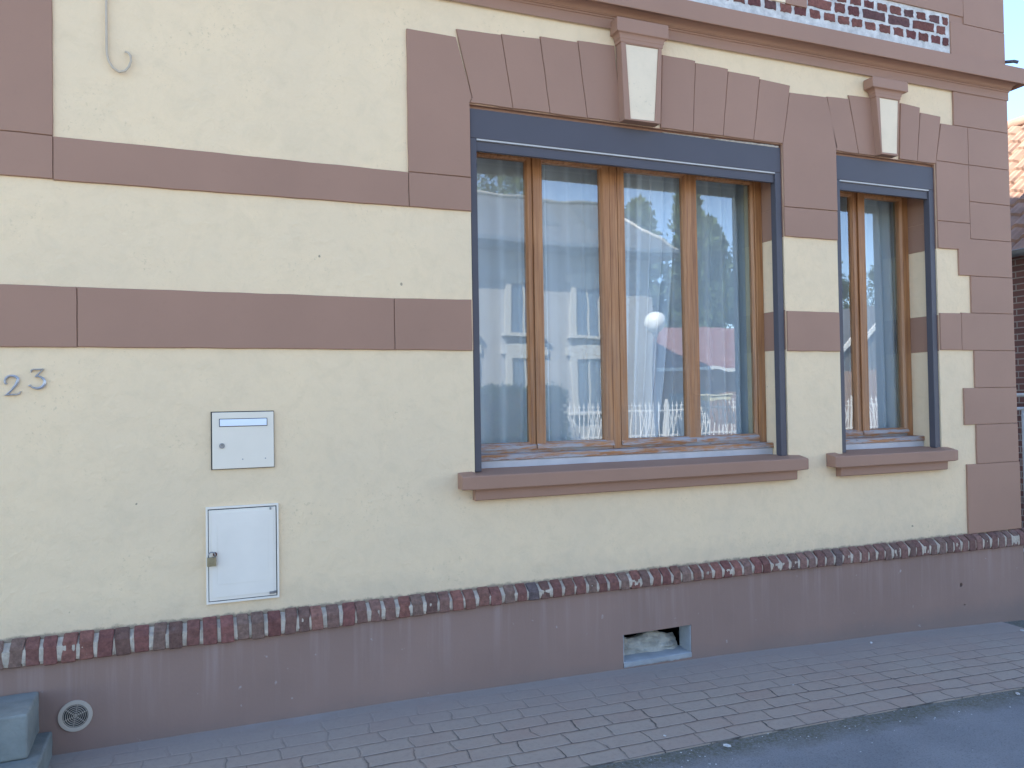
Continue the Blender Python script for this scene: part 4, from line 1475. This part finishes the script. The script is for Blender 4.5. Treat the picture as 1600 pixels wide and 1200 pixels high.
# street lamp
lp = thing('street_lamp', 'white globe street lamp on a thin grey post mirrored in the wide window', 'street lamp')
bm = bmesh.new()
tube(bm, [(8.37, -8.6, -0.1), (8.37, -8.6, 2.70)], [0.045, 0.032], 10)
link('post', bm, ANTH, lp, True)
bm = bmesh.new()
tube(bm, [(8.37, -8.6, 2.70), (8.37, -8.6, 2.80)], [0.05, 0.09], 12)
link('neck', bm, ALU, lp, True)
bm = bmesh.new()
bmesh.ops.create_uvsphere(bm, u_segments=32, v_segments=20, radius=0.215, matrix=Matrix.Translation((8.37, -8.6, 2.985)))
link('globe', bm, simple('opal_globe', (0.85, 0.85, 0.80), 0.25, 0.02), lp, True)

# foliage
def cards(bm, n, fn, s0, s1, rnd):
    for _ in range(n):
        p, up = fn(rnd)
        s = rnd.uniform(s0, s1)
        d1 = Vector((rnd.gauss(0, 1), rnd.gauss(0, 1), rnd.gauss(0, 1) + up)).normalized()
        d2 = d1.cross(Vector((rnd.gauss(0, 1), rnd.gauss(0, 1), rnd.gauss(0, 1)))).normalized()
        a = Vector(p)
        bm.faces.new([bm.verts.new(a - d2 * s * .35), bm.verts.new(a + d1 * s * .5 - d2 * s * 0.2), bm.verts.new(a + d1 * s), bm.verts.new(a + d1 * s * .5 + d2 * s * .3)])

def conifer(x, y, h, r, seed, label):
    t = thing('conifer', label, 'tree', 'conifers behind the low building')
    rnd = random.Random(seed)
    bm = bmesh.new()
    tube(bm, [(x, y, -0.3), (x + .1, y, h * .5), (x, y, h * .97)], [0.28, 0.16, 0.02], 8)
    link('trunk', bm, BARK, t, True)
    bm = bmesh.new()
    limbs = []
    for k in range(150):
        v = rnd.random() ** 0.9
        a = rnd.uniform(0, 6.283)
        limbs.append((v, a, r * (1 - v) ** 0.75 * rnd.uniform(0.65, 1.25) + 0.12))
    def fn(rn):
        v, a, L = limbs[int(rn.random() * len(limbs))]
        q = rn.random() ** 0.6 * L
        z = h * (0.08 + 0.92 * v) + q * 0.45 + rn.gauss(0, .12)
        return ((x + q * math.cos(a) + rn.gauss(0, .14), y + q * math.sin(a) + rn.gauss(0, .14), z), 0.8)
    cards(bm, 17000, fn, 0.18, 0.50, rnd)
    link('crown', bm, LEAFC, t)
conifer(19.2, -29, 10.5, 1.9, 1, 'tall conifer next to the slate roof in the reflection')
conifer(21.3, -30, 11.0, 2.1, 2, 'tall conifer in the middle of the reflected row')
conifer(23.6, -29, 11.6, 1.9, 3, 'tallest conifer of the reflected row')
conifer(25.6, -30, 10.4, 1.9, 4, 'conifer at the right end of the reflected row')

def broadleaf(x, y, h, r, seed, label, n=12000, mat=LEAFT, group=None):
    t = thing('broadleaf_tree', label, 'tree', group)
    rnd = random.Random(seed)
    bm = bmesh.new()
    tube(bm, [(x, y, -0.3), (x + .15, y, h * .3), (x, y + .1, h * .75)], [0.3, 0.22, 0.06], 8)
    for k in range(7):
        a = rnd.uniform(0, 6.28)
        tube(bm, [(x + .1, y, h * rnd.uniform(.25, .5)), (x + r * .6 * math.cos(a), y + r * .6 * math.sin(a), h * rnd.uniform(.6, .85))], [0.12, 0.03], 6)
    link('trunk', bm, BARK, t, True)
    cl = []
    for k in range(60):
        a, b_ = rnd.uniform(0, 6.28), rnd.uniform(-0.5, 1.2)
        q = r * rnd.random() ** 0.4
        cl.append((x + q * math.cos(a) * math.cos(b_ * .6), y + q * math.sin(a), h * 0.66 + h * .32 * math.sin(b_) * rnd.uniform(.6, 1.05), rnd.uniform(.3, .85)))
    bm = bmesh.new()
    def fn(rn):
        c = cl[int(rn.random() * len(cl))]
        return ((c[0] + rn.gauss(0, c[3] * .5), c[1] + rn.gauss(0, c[3] * .5), c[2] + rn.gauss(0, c[3] * .4)), 0.2)
    cards(bm, n, fn, 0.10, 0.26, rnd)
    link('crown', bm, mat, t)
broadleaf(13.2, -33, 15.5, 2.6, 9, 'broadleaf tree rising behind the slate roof in the reflection')
broadleaf(31.5, -33, 10.5, 4.5, 10, 'broadleaf tree behind the gabled building in the reflection')
broadleaf(37.5, -33, 9.5, 4.5, 12, 'lighter broadleaf tree farther along the reflected street')

hd = thing('hedge', 'dense dark clipped hedge across the street mirrored in the left panes', 'hedge')
rnd = random.Random(5)
bm = bmesh.new()
box(bm, -2.0, 6.45, -10.2, -9.2, -0.2, 1.60)
link('branches', bm, BARK, hd)
bm = bmesh.new()
def hfn(rn):
    x = rn.uniform(-2.1, 6.6)
    if rn.random() < 0.6:
        return ((x, -9.15 + rn.gauss(0, .05), rn.uniform(-.1, 1.66)), 0.3)
    if rn.random() < 0.7:
        return ((x, rn.uniform(-10.2, -9.15), 1.66 + rn.gauss(0, .05) + .05 * math.sin(x * 5)), 0.3)
    return ((6.5 + rn.gauss(0, .06), rn.uniform(-10.2, -9.15), rn.uniform(-.1, 1.66)), .3)
cards(bm, 22000, hfn, 0.05, 0.12, rnd)
link('foliage', bm, LEAFH, hd)
